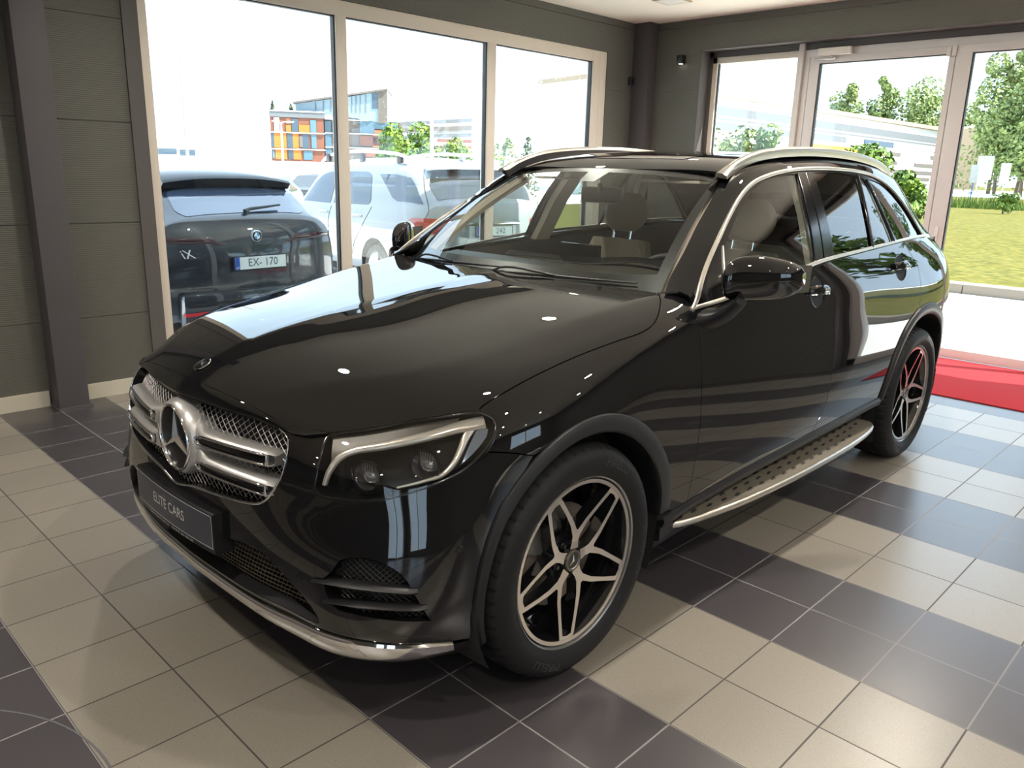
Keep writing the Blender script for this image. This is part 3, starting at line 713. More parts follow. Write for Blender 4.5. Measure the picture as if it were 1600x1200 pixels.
ribbon('grille_trim', [NS.pt(a, t, .002) for a, t in runs([GRB + mirn(GRB)[1:]])], [NS.nrm(a, t) for a, t in runs([GRB + mirn(GRB)[1:]])], .007, .004, CHROME, grille)
ribbon('grille_trim', [NS.pt(a, t, .002) for a, t in runs([GRR])], [NS.nrm(a, t) for a, t in runs([GRR])], .0035, .002, CHROME, grille)
ribbon('grille_trim', [NS.pt(a, -t, .002) for a, t in runs([GRR])], [NS.nrm(a, -t) for a, t in runs([GRR])], .0035, .002, CHROME, grille)
def in_open(a, t, m=.006): return bool(inside(np.array([(a, t)]), np.array(GOP))[0])
# diamond wire mesh
MESH = mat('grille mesh', srgb(150, 148, 146), .4, .4)
q = MB(); dz, dy = .0115, .0135
for fam in (1, -1):
    for i in range(-90, 91):
        pts = []
        for j in range(0, 121):
            z = .56 + j * .0025; y = i * .027 + fam * (z - .70) * (dy / dz) * .5 * 2
            if abs(y) > .56: 
                if len(pts) > 2: q.tube(pts, .0010, 3)
                pts = []; continue
            t = math.atan2(y, .98); ok = in_open(z, t) and (math.hypot(y, z - .712) > .105)
            if ok: pts.append(NS.pt(z, t, -.030))
            elif pts:
                if len(pts) > 2: q.tube(pts, .0010, 3)
                pts = []
        if len(pts) > 2: q.tube(pts, .0010, 3)
q.build('grille_mesh', MESH, grille, recalc=False)
# louvre bars: one pair each side, silver top face with a chrome-framed slot
def bar(zc0, zc1, sgn, name):
    """zc0: height at the star, zc1: height at the outer end"""
    n = 22; rings = []; slotT = []; slotB = []; tmax = .47
    for i in range(n + 1):
        u = i / n; t = .098 + (tmax - .098) * u; z = zc0 + (zc1 - zc0) * u
        fl = .030 * max(0, 1 - u / .20) ** 1.6                 # flares into the ring surround
        h1 = .026 + fl; h2 = .024 + fl * .6
        if u > .94: f = 1 - ((u - .94) / .06) ** 2 * .35; h1 *= f; h2 *= f
        o = (-.004 if u < .9 else -.004 - (u - .9) * .05) - .024 * max(0, 1 - u / .22) ** 1.3
        prof = [(h1, -.05), (h1, -.016), (h1 - .008, -.002), (h1 * .5, .005), (.008, .008), (.0055, -.020), (-h2 + .0055, -.022), (-h2 + .0045, .009), (-h2 + .001, .009), (-h2, .0), (-h2, -.05)]
        if u < .16 or u > .955: prof[5] = (.004, .008); prof[6] = (-h2 + .008, .008)
        rings.append([tuple(NS.pt(z + dz_, t, o + of) * np.array((1, sgn, 1))) for dz_, of in prof])
    q = MB(); q.loft(rings); b = q.build(name, SATIN, CAR, sharp=35)
    # slot: black inside, chrome outline
    q = MB(); L1 = []
    for i in range(n + 1):
        u = .165 + (.94 - .165) * i / n; t = .085 + (tmax - .085) * u; z = zc0 + (zc1 - zc0) * u
        w = 1 - max(0, (.06 - (u - .165)) / .06) ** 2 * .6
        L1.append((z, t, w))
    V = []; F = []
    for z, t, w in L1:
        V += [NS.pt(z - .0065 + .0105 * w, t, -.002) * np.array((1, sgn, 1)), NS.pt(z - .0065 - .0105 * w, t, -.002) * np.array((1, sgn, 1))]
    for i in range(len(L1) - 1): F.append((2 * i, 2 * i + 1, 2 * i + 3, 2 * i + 2))
    q.add(V, F, True); q.build('slot', GLOSS, b)
    loop = [(z - .0065 + .0125 * w, t) for z, t, w in L1] + [(z - .0065 - .0125 * w, t) for z, t, w in L1[::-1]]
    P = [NS.pt(a, t, .004) * np.array((1, sgn, 1)) for a, t in loop]; Nn = [NS.nrm(a, t) * np.array((1, sgn, 1)) for a, t in loop]
    ribbon('slot_trim', P, Nn, .0070, .0065, CHROME, b, closed=True)
for s_ in (1, -1):
    bar(.750, .757, s_, 'grille_louvre'); bar(.676, .676, s_, 'grille_louvre')
# star in its ring
SX, SZ = .784, .712
emb = thing('emblem'); emb.parent = CAR
q = MB(); q.lathe([(.118, -.05), (.118, -.012), (.112, .0), (.106, .010), (.099, .013)], 64, 'x', (SX, 0, SZ)); q.build('emblem_surround', SATIN, emb)
q = MB(); q.lathe([(.099, -.03), (.1035, .006), (.1015, .015), (.0985, .018), (.0950, .015), (.0938, .008), (.0938, .002)], 72, 'x', (SX, 0, SZ)); q.build('emblem_ring', CHROME, emb)
q = MB(); q.lathe([(.0, .002), (.0945, .002)], 64, 'x', (SX, 0, SZ)); q.build('emblem_back', mat('star backing', (.004, .004, .005, 1), .45, spec=.2), emb)
def star(cx, cz, R, r, h, M=None, base=0.0):
    pts = []
    for k in range(6):
        a = HP + k * PI / 3; rr = R if k % 2 == 0 else r
        pts.append((rr * math.cos(a), rr * math.sin(a)))
    V = [(base + h, 0, 0)] + [(base + (.15 * h if k % 2 == 0 else .1 * h), p[0], p[1]) for k, p in enumerate(pts)] + [(base - .003, p[0], p[1]) for p in pts]
    F = [(0, 1 + k, 1 + (k + 1) % 6) for k in range(6)] + [(1 + k, 7 + k, 7 + (k + 1) % 6, 1 + (k + 1) % 6) for k in range(6)]
    return [(cx + v[0], v[1], cz + v[2]) for v in V], F
q = MB(); q.add(*star(SX + .003, SZ, .094, .0120, .016)); q.build('emblem_star', mat('star silver', (.85, .84, .82, 1), .16, 1.0), emb, sharp=5)
# small round badge on the hood above the grille
bp = LB.drop((.692, 0, .92)); bn = LB.nrm(*LB.inv(bp))
Mb = Matrix.Translation(Vector(bp) + Vector(bn) * .001) @ Vector(bn).to_track_quat('X', 'Z').to_matrix().to_4x4()
q = MB(); q.lathe([(.0, .001), (.022, .001), (.0225, .0035), (.0265, .0035), (.0285, .001)], 40, 'x', M=Mb); bd = q.build('hood_badge', CHROME, hood)
q = MB(); q.lathe([(.0, .0022), (.0218, .0022)], 40, 'x', M=Mb); q.build('badge_face', GLOSS, hood)
V, F = star(0, 0, .0135, .0028, .003, base=.0024); q = MB(); q.add([Mb @ Vector(v) for v in V], F); q.lathe([(.0135, .0024), (.0135, .004), (.0155, .004), (.0155, .0024)], 32, 'x', M=Mb); q.build('badge_star', CHROME, hood, sharp=10)

# ---- lower intake and side vents
ik = inset(NS, [full(INTK[0]), INTK[1] + mirn(INTK[1])[1:]], 'lower_intake', DARK, -.09)
IP = runs([full(INTK[0]), INTK[1] + mirn(INTK[1])[1:]])
wall_loop(NS, IP, -.001, -.09, 'intake_surround', PLASTIC, ik)
q = MB(); IPa = np.array(IP)
for i in range(9):
    z = .343 + i * .0175; pts = []
    for j in range(-64, 65):
        t = j * .01
        if inside(np.array([(z, t)]), IPa)[0]: pts.append(NS.pt(z, t, -.035))
        elif pts:
            if len(pts) > 2: q.tube(pts, .0022, 4)
            pts = []
for j in range(-64, 65):
    t = j * .0145; pts = []
    for i in range(0, 34):
        z = .32 + i * .006
        if inside(np.array([(z, t + (z - .4) * .5 * (1 if t > 0 else -1))]), IPa)[0]: pts.append(NS.pt(z, t + (z - .4) * .5 * (1 if t > 0 else -1), -.034))
    if len(pts) > 2: q.tube(pts, .001, 3)
q.build('intake_mesh', mat('intake mesh', srgb(95, 88, 76), .35, .5), ik, recalc=False)
VO = [[(.4679, .6178), (.494, .6426), (.526, .663), (.5371, .7122), (.5258, .7644), (.493, .8082), (.4347, .8371), (.3631, .869)], [(.3631, .869), (.372, .8224), (.381, .7651), (.388, .70), (.395, .65), (.4271, .625), (.4679, .6178)]]
def vents(mr):
    v = inset(NS, VO, 'side_vent', DARK, -.05, mirror=mr); VP = runs(VO)
    wall_loop(NS, VP, -.001, -.05, 'vent_surround', GLOSS, v, mirror=mr)
    q = MB(); VPa = np.array(VP)
    for fam in (1, -1):
        for i in range(-30, 60):
            pts = []
            for j in range(70):
                z = .36 + j * .003; t = .6 + i * .016 + fam * (z - .36) * 1.1
                if inside(np.array([(z, t)]), VPa)[0] and t > .655: pts.append(NS.pt(z, t, -.02))
                elif pts:
                    if len(pts) > 2: q.tube(pts, .0012, 3)
                    pts = []
            if len(pts) > 2: q.tube(pts, .0012, 3)
    q.build('vent_mesh', mat('vent mesh', srgb(62, 60, 58), .35, .6), v, mirror=mr, recalc=False)
    for z0, z1, t0, t1, dz in ((.462, .452, .59, .842, .012), (.412, .405, .622, .862, .010)):
        rings = []
        for i in range(19):
            u = i / 18; t = t0 + (t1 - t0) * u; z = z0 + (z1 - z0) * u + .006 * math.sin(PI * u); w = min(1, u / .35 + .05); e = min(1, (1 - u) / .12 + .3)
            rings.append([NS.pt(z + a * w, t, o * e) for a, o in ((.004, -.045), (dz, -.01), (dz * .8, .007), (0, .016), (-dz * .5, .010), (-dz * .6, -.01), (-.004, -.045))])
        q = MB(); q.loft(rings); q.build('vent_blade', PLASTIC, v, mirror=mr)
both(vents)

# ---- number plate holder
pl = thing('number_plate'); pl.parent = CAR
def curvex(y): return .824 - .20 * y * y
def plate_strip(y0, y1, z0, z1, o, n=16):
    V = []; F = []
    for i in range(n + 1):
        y = y0 + (y1 - y0) * i / n
        V += [(curvex(y) + o, y, z0), (curvex(y) + o, y, z1)]
    F = [(2 * i, 2 * i + 2, 2 * i + 3, 2 * i + 1) for i in range(n)]
    return V, F
q = MB(); rings = []
for i in range(21):
    y = -.264 + .528 * i / 20; x = curvex(y)
    rings.append([(x - .05, y, .428), (x + .001, y, .428), (x + .007, y, .432), (x + .007, y, .552), (x + .001, y, .556), (x - .05, y, .556)])
q.loft(rings); q.build('plate_frame', mat('plate frame', (.012, .012, .014, 1), .25), pl, sharp=30)
q = MB(); q.add(*plate_strip(-.257, .257, .447, .549, .0076)); q.build('plate_face', mat('grey plate', srgb(62, 64, 72), .35), pl, recalc=False)
q = MB()
for (a, b, c, d) in ((-.2585, .2585, .5465, .549), (-.2585, .2585, .447, .4492), (-.2585, -.2565, .447, .549), (.2565, .2585, .447, .549)): q.add(*plate_strip(a, b, c, d, .0082, 12 if b - a > .1 else 1))
q.build('plate_border', mat('plate line', srgb(190, 190, 192), .3), pl, recalc=False)
def plate_text(s, size, yc, zc, m, name, fw, o=.0084):
    V, F = text_mesh(s, size, fw)
    V = [(curvex(yc + v[0]) + o, yc + v[0], zc + v[1]) for v in V]
    q = MB(); q.add(V, F); q.build(name, m, pl, recalc=False)
LET = mat('plate lettering', srgb(196, 194, 190), .4)
plate_text('ELITE CARS', .047, -.005, .499, LET, 'plate_lettering', .92)
plate_text('EC', .085, .0, .498, mat('plate monogram', srgb(84, 86, 94), .4), 'plate_monogram', .9, .0080)
plate_text('WWW.ELITECARS.LV    PHONE 200 000 000', .013, .0, .4375, mat('small plate lettering', srgb(150, 150, 152), .4), 'plate_small_print', 1.2, .0084)

# ---- headlights
HLO = [[(a, t) for a, t in [(.8321, .601), (.8473, .7079), (.8699, .8265), (.8854, .9474), (.8875, 1.0091)]], [(.8875, 1.0091), (.8748, 1.0398), (.8528, 1.0498), (.8242, 1.0396), (.7907, 1.0124)], HLB[::-1], HLI[::-1]]
HOUSE = mat('headlight housing', (.006, .006, .007, 1), .5, spec=.2)
DRL = mat('light guide', srgb(205, 200, 190), .18, .55)
REFL = mat('reflector', (.35, .35, .36, 1), .15, 1.0)
def headlight(mr):
    h = inset(NS, HLO, 'headlight', HOUSE, -.085, mirror=mr)
    P = runs(HLO); wall_loop(NS, P, -.002, -.085, 'headlight_bowl', HOUSE, h, mirror=mr)
    panel('headlight_lens', NS, HLO, LENS, h, gap=.002, rim=0, off=.0005, mirror=mr, step=.03)
    ribbon('headlight_seal', [NS.pt(a, t, -.002) for a, t in P], [NS.nrm(a, t) for a, t in P], .012, .002, GLOSS, h, closed=True, mirror=mr)
    d1 = spline([(.7089, .6044), (.7502, .6167), (.7867, .6396), (.8060, .6777), (.8190, .7521), (.8419, .8661), (.8583, .9453), (.8660, 1.02)], 6)
    n1 = len(d1)
    ribbon('daytime_light', [NS.pt(a, t, -.022) for a, t in d1], [NS.nrm(a, t) for a, t in d1], .027, .008, DRL, h, mirror=mr, taper=lambda u: .45 + .75 * u + .5 * max(0, u - .75))
    d2 = spline([(.8560, .985), (.8329, .966), (.8067, .9539), (.7684, .9328), (.7411, .902), (.7310, .8662), (.7140, .7891)], 6)
    ribbon('daytime_light', [NS.pt(a, t, -.026) for a, t in d2], [NS.nrm(a, t) for a, t in d2], .020, .007, DRL, h, mirror=mr, taper=lambda u: 1.2 - .9 * u)
    # upper fluted shelf and turn reflector
    inset(NS, [[(.829, .612), (.845, .72), (.866, .84), (.879, .95)], [(.879, .95), (.862, .93), (.842, .84), (.824, .74), (.806, .655), (.770, .62)], [(.770, .62), (.829, .612)]], 'headlight_shelf', mat('fluted shelf', srgb(70, 66, 60), .35, .3), -.018, parent=h, mirror=mr, step=.03)
    inset(NS, [[(.848, 1.030), (.826, 1.022), (.790, .985), (.765, .952)], [(.765, .952), (.80, .968), (.83, .985), (.850, 1.0), (.848, 1.030)]], 'turn_reflector', mat('turn reflector', srgb(150, 165, 185), .12, .8), -.02, parent=h, mirror=mr, step=.02)
    for a, t in ((.757, .722), (.782, .874)):
        p = NS.pt(a, t, -.062); M = Matrix.Translation(Vector(p)) @ Vector((.93, .32, .0)).normalized().to_track_quat('X', 'Z').to_matrix().to_4x4()
        q = MB(); q.lathe([(.040, .030), (.036, .018), (.030, .004), (.026, .0)], 32, 'x', M=M); g = q.build('projector', REFL, h, mirror=mr)
        q = MB(); q.lathe([(0, .026), (.010, .0245), (.018, .020), (.024, .011), (.0265, .0)], 28, 'x', M=M); q.build('projector_lens', mat('projector glass', (.55, .55, .56, 1), .05, .75), h, mirror=mr)
        q = MB(); q.lathe([(.041, .024), (.0445, .034), (.047, .034), (.044, .020)], 32, 'x', M=M); q.build('projector_ring', GLOSS, h, mirror=mr)
        q = MB()
        q.rbox(.014, .018, -.018, .0195, .012, .036, .001, M=M)
        for k in range(5): q.rbox(.014, .026, -.018 + k * .0075, -.0145 + k * .0075, .012, .036, .001, M=M)
        q.build('projector_fins', mat('fins', srgb(170, 170, 172), .2, .9), h, mirror=mr)
both(headlight)
# parking sensors
def sens(mr):
    for a, t in ((.5507, .9373), (.455, .55)):
        p = Vector(NS.pt(a, t, .0005)); n = Vector(NS.nrm(a, t)); M = Matrix.Translation(p) @ n.to_track_quat('X', 'Z').to_matrix().to_4x4()
        q = MB(); q.lathe([(.0, .0012), (.0085, .0012), (.0095, -.002)], 24, 'x', M=M); q.lathe([(.0105, -.002), (.0108, .0008), (.012, .0004), (.0125, -.002)], 24, 'x', M=M)
        q.build('parking_sensor', GLOSS, bumper, mirror=mr)
both(sens)
# ---- fender, doors, quarter
GAP1 = [(-.6473, .7035), (-.6460, .6637), (-.6560, .6051), (-.6610, .5383), (-.6590, .4679), (-.6500, .3373), (-.6350, .2497), (-.6270, .1524), (-.6299, .0300)]
GAP2 = [(-1.6985, .7596), (-1.7450, .6899), (-1.7820, .6197), (-1.7920, .5612), (-1.7860, .5003), (-1.7480, .3441), (-1.7080, .2032), (-1.667, .1331), (-1.6086, .0720)]
GAP3 = [(-2.6558, .7930), (-2.705, .738), (-2.760, .6915), (-2.782, .636), (-2.782, .5462), (-2.786, .4724)]
AC1, AR1 = (-.045, .37), .452
AC2, AR2 = (-2.90, .37), .497
def arch(c, R, a0, a1, n=24): return [xz(c[0] + R * math.cos(math.radians(a0 + (a1 - a0) * i / n)), c[1] + R * math.sin(math.radians(a0 + (a1 - a0) * i / n))) for i in range(n + 1)]
A1a = math.degrees(math.atan2(.759 - .37, .203 + .045))
ARCH1 = [(.2031, .4213)] + arch(AC1, AR1, A1a - 0, 178)[1:]
SILL1 = [ARCH1[-1], (-.56, .018), GAP1[-1]]
BELT1 = [(-.6473, .6909), (-.8284, .6960), (-1.0523, .7105), (-1.4087, .7360), (-1.6985, .7580)]
BELT2 = [(-1.6985, .7580), (-2.0954, .7735), (-2.6558, .7930)]
BELT3 = [(-2.6558, .7930), (-3.045, .8100), (-3.25, .825), (-3.45, .84), (-3.62, .85), (-3.73, .83)]
SILL2 = [GAP1[-1], (-1.0557, .0530), (-1.6086, .0720)]
SILL3 = [(-1.6086, .0720), (-2.3052, .087)]
ARCH2 = arch(AC2, AR2, 9, 75.5)
ARCH2b = arch(AC2, AR2, 75.5, 172)
GAP3[-1] = ARCH2[-1]
TOPF = [(-.6216, .8111), (-.66, .80), (-.70, .77), (-.690, .73), (-.6473, .7035)]
HLS = [(.3227, .5838), (.2965, .5562), (.2937, .5296), (.3089, .501), (.3394, .4707)]
def bowl(hx, ht): return [[(hx + .0695 * math.cos(a), ht + .052 * math.sin(a)) for a in np.linspace(0, 2 * PI, 41)]]
def sides(mr):
    fe = panel('fender', LB, [SHUT, TOPF, GAP1, SILL1[::-1], ARCH1[::-1], [(.2031, .4213), (.2692, .446), (.3394, .4707)], HLS[::-1]], PAINT, CAR, mirror=mr, step=.03)
    fd = panel('front_door', LB, [GAP1[::-1], BELT1, GAP2, SILL2[::-1]], PAINT, CAR, mirror=mr, holes=[bowl(-1.583, .6665)])
    rd = panel('rear_door', LB, [GAP2[::-1], BELT2, GAP3, ARCH2[::-1], [ARCH2[0], (-2.32, .087), (-1.6086, .0720)]], PAINT, CAR, mirror=mr, holes=[bowl(-2.532, .690)])
    qp = panel('rear_quarter', LB, [GAP3[::-1], BELT3, [(-3.73, .83), (-3.75, .55), (-3.75, .25), (-3.72, .0)], [(-3.72, .0), (-3.5, .0), ARCH2b[-1]], ARCH2b[::-1]], PAINT, CAR, mirror=mr, step=.03)
    # handles: round bowl with a bar across
    for door, hx, ht, hw in ((fd, -1.583, .6665, .112), (rd, -2.532, .690, .112)):
        c = LB.pt(hx, ht); n = LB.nrm(hx, ht)
        th = [(hx + hw * .62 * math.cos(a), ht + .052 * math.sin(a)) for a in np.linspace(0, 2 * PI, 33)[:-1]]
        q = MB(); rings = [[LB.pt(hx + (a - hx) * s, ht + (b - ht) * s, o) for a, b in th] for s, o in ((1.03, -.0005), (1.01, .0016), (.98, .0012), (.95, -.004)) ]
        q.loft(rings, caps=False); q.build('handle_bowl_edge', PAINT, door, mirror=mr)
        q = MB(); q.loft([[LB.pt(hx + (a - hx) * s, ht + (b - ht) * s, o) for a, b in th] for s, o in ((1.02, -.001), (.96, -.012), (.82, -.026), (.5, -.036), (.2, -.038))], caps=True); q.build('handle_bowl', mat('handle bowl', (.004, .004, .0045, 1), .5, spec=.2), door, mirror=mr)
        rings = []
        for i in range(17):
            u = i / 16; x = hx + .092 - .190 * u; o = .005 + .019 * math.sin(PI * min(max((u * 1.06), 0), 1)) ** .6; hh = .0125 + .003 * math.sin(PI * u)
            rings.append([LB.pt(x, ht + .01 - .008 * u + math.sin(a) * hh / .95, max(.0, o + .009 * math.cos(a))) for a in np.linspace(0, 2 * PI, 13)[:-1]])
        q = MB(); q.loft(rings); hb = q.build('handle', PAINT, door, mirror=mr)
        rings = [[LB.pt(r[0] , r[1], r[2]) for r in rr] for rr in [[(hx + .085 - .175 * u, ht + .0 - .008 * u + dt, .009 + .020 * math.sin(PI * u) ** .6 + oo) for dt, oo in ((-.004, 0), (-.002, .003), (-.006, .004))] for u in np.linspace(0, 1, 13)]]
        q = MB(); q.loft(rings); q.build('handle_trim', CHROME, door, mirror=mr)
    return
both(sides)
# ---- wheel arch cladding and the sill
def cladding(mr):
    def strip(c0, R0, c1, R1, a0, a1, name, ybase, oy=.010):
        rings = []; n = 48
        for i in range(n + 1):
            a = math.radians(a0 + (a1 - a0) * i / n); ca, sa = math.cos(a), math.sin(a)
            o = np.array((c0[0] + R0 * ca, c0[1] + R0 * sa)); w = np.array((c1[0] + R1 * ca, c1[1] + R1 * sa))
            def on(p, off): 
                P = LB.drop((p[0], .92, p[1])) if p[0] < .30 else NS.drop((p[0], .90, p[1]))
                n_ = (LB.nrm(*LB.inv(P)) if p[0] < .30 else NS.nrm(*NS.inv(P)))
                return P + n_ * off
            r = [on(o + (o - w) * .02, -.006), on(o, .003), on(o * .93 + w * .07, .009)]
            P1 = on(o * .55 + w * .45, oy + .004); P2 = on(w * .96 + o * .04, oy + .002)
            yy = max(P1[1], P2[1]); r += [P1, P2]
            r += [np.array((w[0], P2[1] - .006, w[1])), np.array((w[0], P2[1] - .03, w[1])), np.array((w[0] + .012 * ca, .80, w[1] + .012 * sa))]
            rings.append(r)
        q = MB(); q.loft(rings, closed=False, caps=False); return q.build(name, PLASTIC, CAR, mirror=mr, sharp=35)
    strip(AC1, AR1, (-.025, .37), .402, -18, 176, 'wheel_arch_trim', .93)
    strip(AC2, AR2, (-2.885, .37), .447, 6, 196, 'wheel_arch_trim', .94)
    # wheel houses
    for cx, R, a0, a1 in ((-.02, .425, -30, 205), (-2.885, .465, -25, 205)):
        q = MB(); q.lathe([(R, .905), (R + .005, .80), (R, .50)], 40, 'y', (cx, 0, .37), a0=math.radians(a0), a1=math.radians(a1))
        q.lathe([(R + .04, .505), (.05, .505)], 40, 'y', (cx, 0, .37), a0=math.radians(a0), a1=math.radians(a1)); q.build('wheel_house', DARK, CAR, mirror=mr)
    # sill cladding between the arches
    rings = []
    for i in range(31):
        u = i / 30; x = -.475 - (2.42 - .475) * u; zt = LB.pt(x, np.interp(x, [-2.3, -1.6, -1.07, -.65, -.45], [.087, .072, .053, .030, .010]))[2]
        y = LB.drop((x, .9, zt))[1]
        e = .0 if 0 < u < 1 else .0
        rings.append([(x, y - .02, zt + .012), (x, y + .004, zt + .003), (x, y + .010, zt - .012), (x, y + .002, zt - .036), (x, y - .02, zt - .048), (x, y - .07, zt - .058), (x, y - .095, zt - .075), (x, y - .10, zt - .20)])
    q = MB(); q.loft(rings, closed=False, caps=False); q.build('sill_cladding', PLASTIC, CAR, mirror=mr, sharp=35)
    # running board with rubber studs
    bo = [(-.560, .895), (-.60, .912), (-.70, .935), (-.95, .968), (-1.35, .990), (-1.80, .990), (-2.10, .975), (-2.27, .950), (-2.335, .915), (-2.345, .880)]
    bo = [tuple(p) for p in resample(spline(bo, 8), .03)]
    def edge(off, z, inset_=0.0):
        P = []
        for i, p in enumerate(bo):
            a = np.array(bo[max(i - 1, 0)]); b = np.array(bo[min(i + 1, len(bo) - 1)]); d = b - a; d /= np.linalg.norm(d); nn = np.array((d[1], -d[0])) * -1
            if nn[1] < 0: nn = -nn
            P.append((p[0] + nn[0] * off, p[1] + nn[1] * off, z))
        return P
    ZB = .318
    q = MB(); prof = [(-.004, ZB), (.0, ZB + .001), (.006, ZB - .001), (.010, ZB - .008), (.009, ZB - .018), (.004, ZB - .026), (-.01, ZB - .03)]
    R = [edge(o, z) for o, z in prof]; q.loft([[R[k][i] for k in range(len(prof))] for i in range(len(bo))], closed=False, caps=False)
    bd = q.build('running_board', ALU, CAR, mirror=mr, sharp=50)
    inner = [(p[0], .815, ZB) for p in bo]
    topo = edge(-.003, ZB)
    topo = [(x, max(y, .816), z) for x, y, z in topo]
    q = MB(); q.loft([[topo[i], (topo[i][0], .815, ZB)] for i in range(len(bo))], closed=False, caps=False); q.build('board_tread', mat('board tread', srgb(176, 168, 152), .34, .7), bd, mirror=mr)
    q = MB()
    e1 = edge(-.014, ZB - .034); q.loft([[ (bo[i][0], .80, ZB - .045), (bo[i][0], max(e1[i][1] - .01, .81), ZB - .045), (e1[i][0], e1[i][1] + .012, ZB - .024)] for i in range(len(bo))], closed=False, caps=False)
    q.build('board_underside', PLASTIC, bd, mirror=mr)
    q = MB(); ST = mat('rubber stud', (.03, .027, .024, 1), .5)
    for row, (y0, n0, ph) in enumerate(((.945, 15, 0), (.905, 17, .5), (.866, 18, 0))):
        for k in range(n0 + 1):
            x = -.70 - (k + ph) * .088
            ye = np.interp(-x, [-p[0] for p in bo], [p[1] for p in bo])
            y = y0 - (.985 - ye) * (.9 - row * .1)
            if x < -2.26 or y < .845 or y > ye - .025: continue
            V = []; F = []
            for o, rr in ((0, 1.0), (.0022, .8)):
                V += [(x + math.cos(a) * .024 * rr, y + math.sin(a) * .0085 * rr + math.cos(a) * .004, ZB + .0004 + o) for a in np.linspace(0, 2 * PI, 11)[:-1]]
            F = [(i, (i + 1) % 10, 10 + (i + 1) % 10, 10 + i) for i in range(10)] + [tuple(range(10, 20))]
            q.add(V, F, True)
    q.build('rubber_studs', ST, bd, mirror=mr)
    # bracket piece between the front arch and the board
    q = MB(); q.loft([[(-.47, .80, .33), (-.47, .905, .33), (-.47, .905, .275), (-.47, .80, .25)], [(-.56, .80, .335), (-.56, .905, .322), (-.56, .90, .285), (-.56, .80, .27)], [(-.66, .80, .33), (-.66, .90, .315), (-.66, .90, .29), (-.66, .80, .28)]], smooth=False); q.build('board_bracket', PLASTIC, bd, mirror=mr)
both(cladding)
# ---- roof shell, pillars, glass
WSE = [(-.615, .145), (-.7672, .2787), (-.9608, .4661), (-1.1546, .6467), (-1.2247, .7066), (-1.262, .735)]
DLO = [(-.6690, .0900), (-.7350, .1714), (-.8374, .2719), (-.9560, .3760), (-1.0780, .4780), (-1.1936, .5620), (-1.3109, .6220), (-1.4364, .6550), (-1.6000, .6800), (-1.7922, .6940), (-2.088, .698), (-2.4236, .6868), (-2.5995, .6617), (-2.77, .6017), (-2.9283, .4899), (-3.1051, .3261), (-3.2127, .2450)]
RF = [(-1.262, .735), (-1.245, .90), (-1.222, 1.15), (-1.212, HP)]
RR = [(-3.46, HP), (-3.47, 1.2), (-3.50, .85), (-3.56, .60), (-3.62, .40), (-3.66, .25)]
LOW = [(-3.66, .25), (-3.40, .235), (-3.2127, .2300)]
BOT = [(-.6690, .0900), (-.66, .13), (-.645, .15), (-.615, .145)]
roof = panel("roof_shell", GH, [RF + [(a, PI - t) for a, t in RF[:-1]][::-1], [(a, PI - t) for a, t in WSE[::-1]], [(a, PI - t) for a, t in BOT[::-1]], [(a, PI - t) for a, t in DLO], [(a, PI - t) for a, t in LOW[::-1]], [(a, PI - t) for a, t in RR[::-1]] + RR[1:], LOW, DLO[::-1], BOT, WSE], PAINT, CAR, step=.04, gap=0)
# sunroof glass in the roof
SR = [(-1.36, HP - .42), (-1.34, HP - .2), (-1.335, HP), (-1.34, HP + .2), (-1.36, HP + .42)]
panel('sunroof', GH, [SR, [(-1.36, HP + .42), (-1.36, HP + .5), (-1.9, HP + .66), (-2.35, HP + .66), (-2.62, HP + .64)], [(-2.62, HP + .64), (-2.66, HP), (-2.62, HP - .64)], [(-2.62, HP - .64), (-2.35, HP - .66), (-1.9, HP - .66), (-1.36, HP - .5), (-1.36, HP - .42)]], mat('sunroof glass', (.004, .004, .005, 1), .03, coat=1), roof, off=.0015, gap=0, rim=0, smooth_segs=False)
# windscreen
def WSP(a, b):
    aa = abs(a); yb = .70 * a; yt = .575 * a
    x0 = -.54 - .125 * aa ** 2.0; z0 = 1.098 - .010 * aa ** 2
    x1 = -1.205 - .055 * aa ** 2.0; z1 = 1.528 - .030 * aa ** 2.2
    e = .032 * math.sin(PI * b)
    x = x0 + (x1 - x0) * b + e * .55; z = z0 + (z1 - z0) * b + e * .83
    return np.array((x, yb + (yt - yb) * b, z))
def grid(fn, na, nb, name, m, parent, a0=-1, a1=1, b0=0, b1=1):
    V = [fn(a0 + (a1 - a0) * i / na, b0 + (b1 - b0) * j / nb) for i in range(na + 1) for j in range(nb + 1)]
    F = [(i * (nb + 1) + j, (i + 1) * (nb + 1) + j, (i + 1) * (nb + 1) + j + 1, i * (nb + 1) + j + 1) for i in range(na) for j in range(nb)]
    q = MB(); q.add(V, F, True); return q.build(name, m, parent)
ws = grid(WSP, 40, 20, 'windscreen', WGLASS, CAR)
FR = mat('black glass border', (.006, .006, .006, 1), .35)
def off(fn, o): return lambda a, b: fn(a, b) + np.array((-.55, 0, -.83)) * o
q = MB()
def strip(f1, n=40):
    V = []; F = []
    for i in range(n + 1):
        p, r = f1(i / n); V += [p, r]
    q.add(V, [(2 * i, 2 * i + 2, 2 * i + 3, 2 * i + 1) for i in range(n)], True)
W = off(WSP, .003)
strip(lambda u: (W(2 * u - 1, 0), W(2 * u - 1, .105 + .05 * abs(2 * u - 1) ** 6)))
strip(lambda u: (W(2 * u - 1, 1), W(2 * u - 1, .955)))
for s in (1, -1): strip(lambda u: (W(s, u), W(s * (.945), u)))
strip(lambda u: (W(-.10 + .2 * u, .96), W(-.07 + .14 * u, .84)), 8)
q.build('windscreen_border', FR, ws)
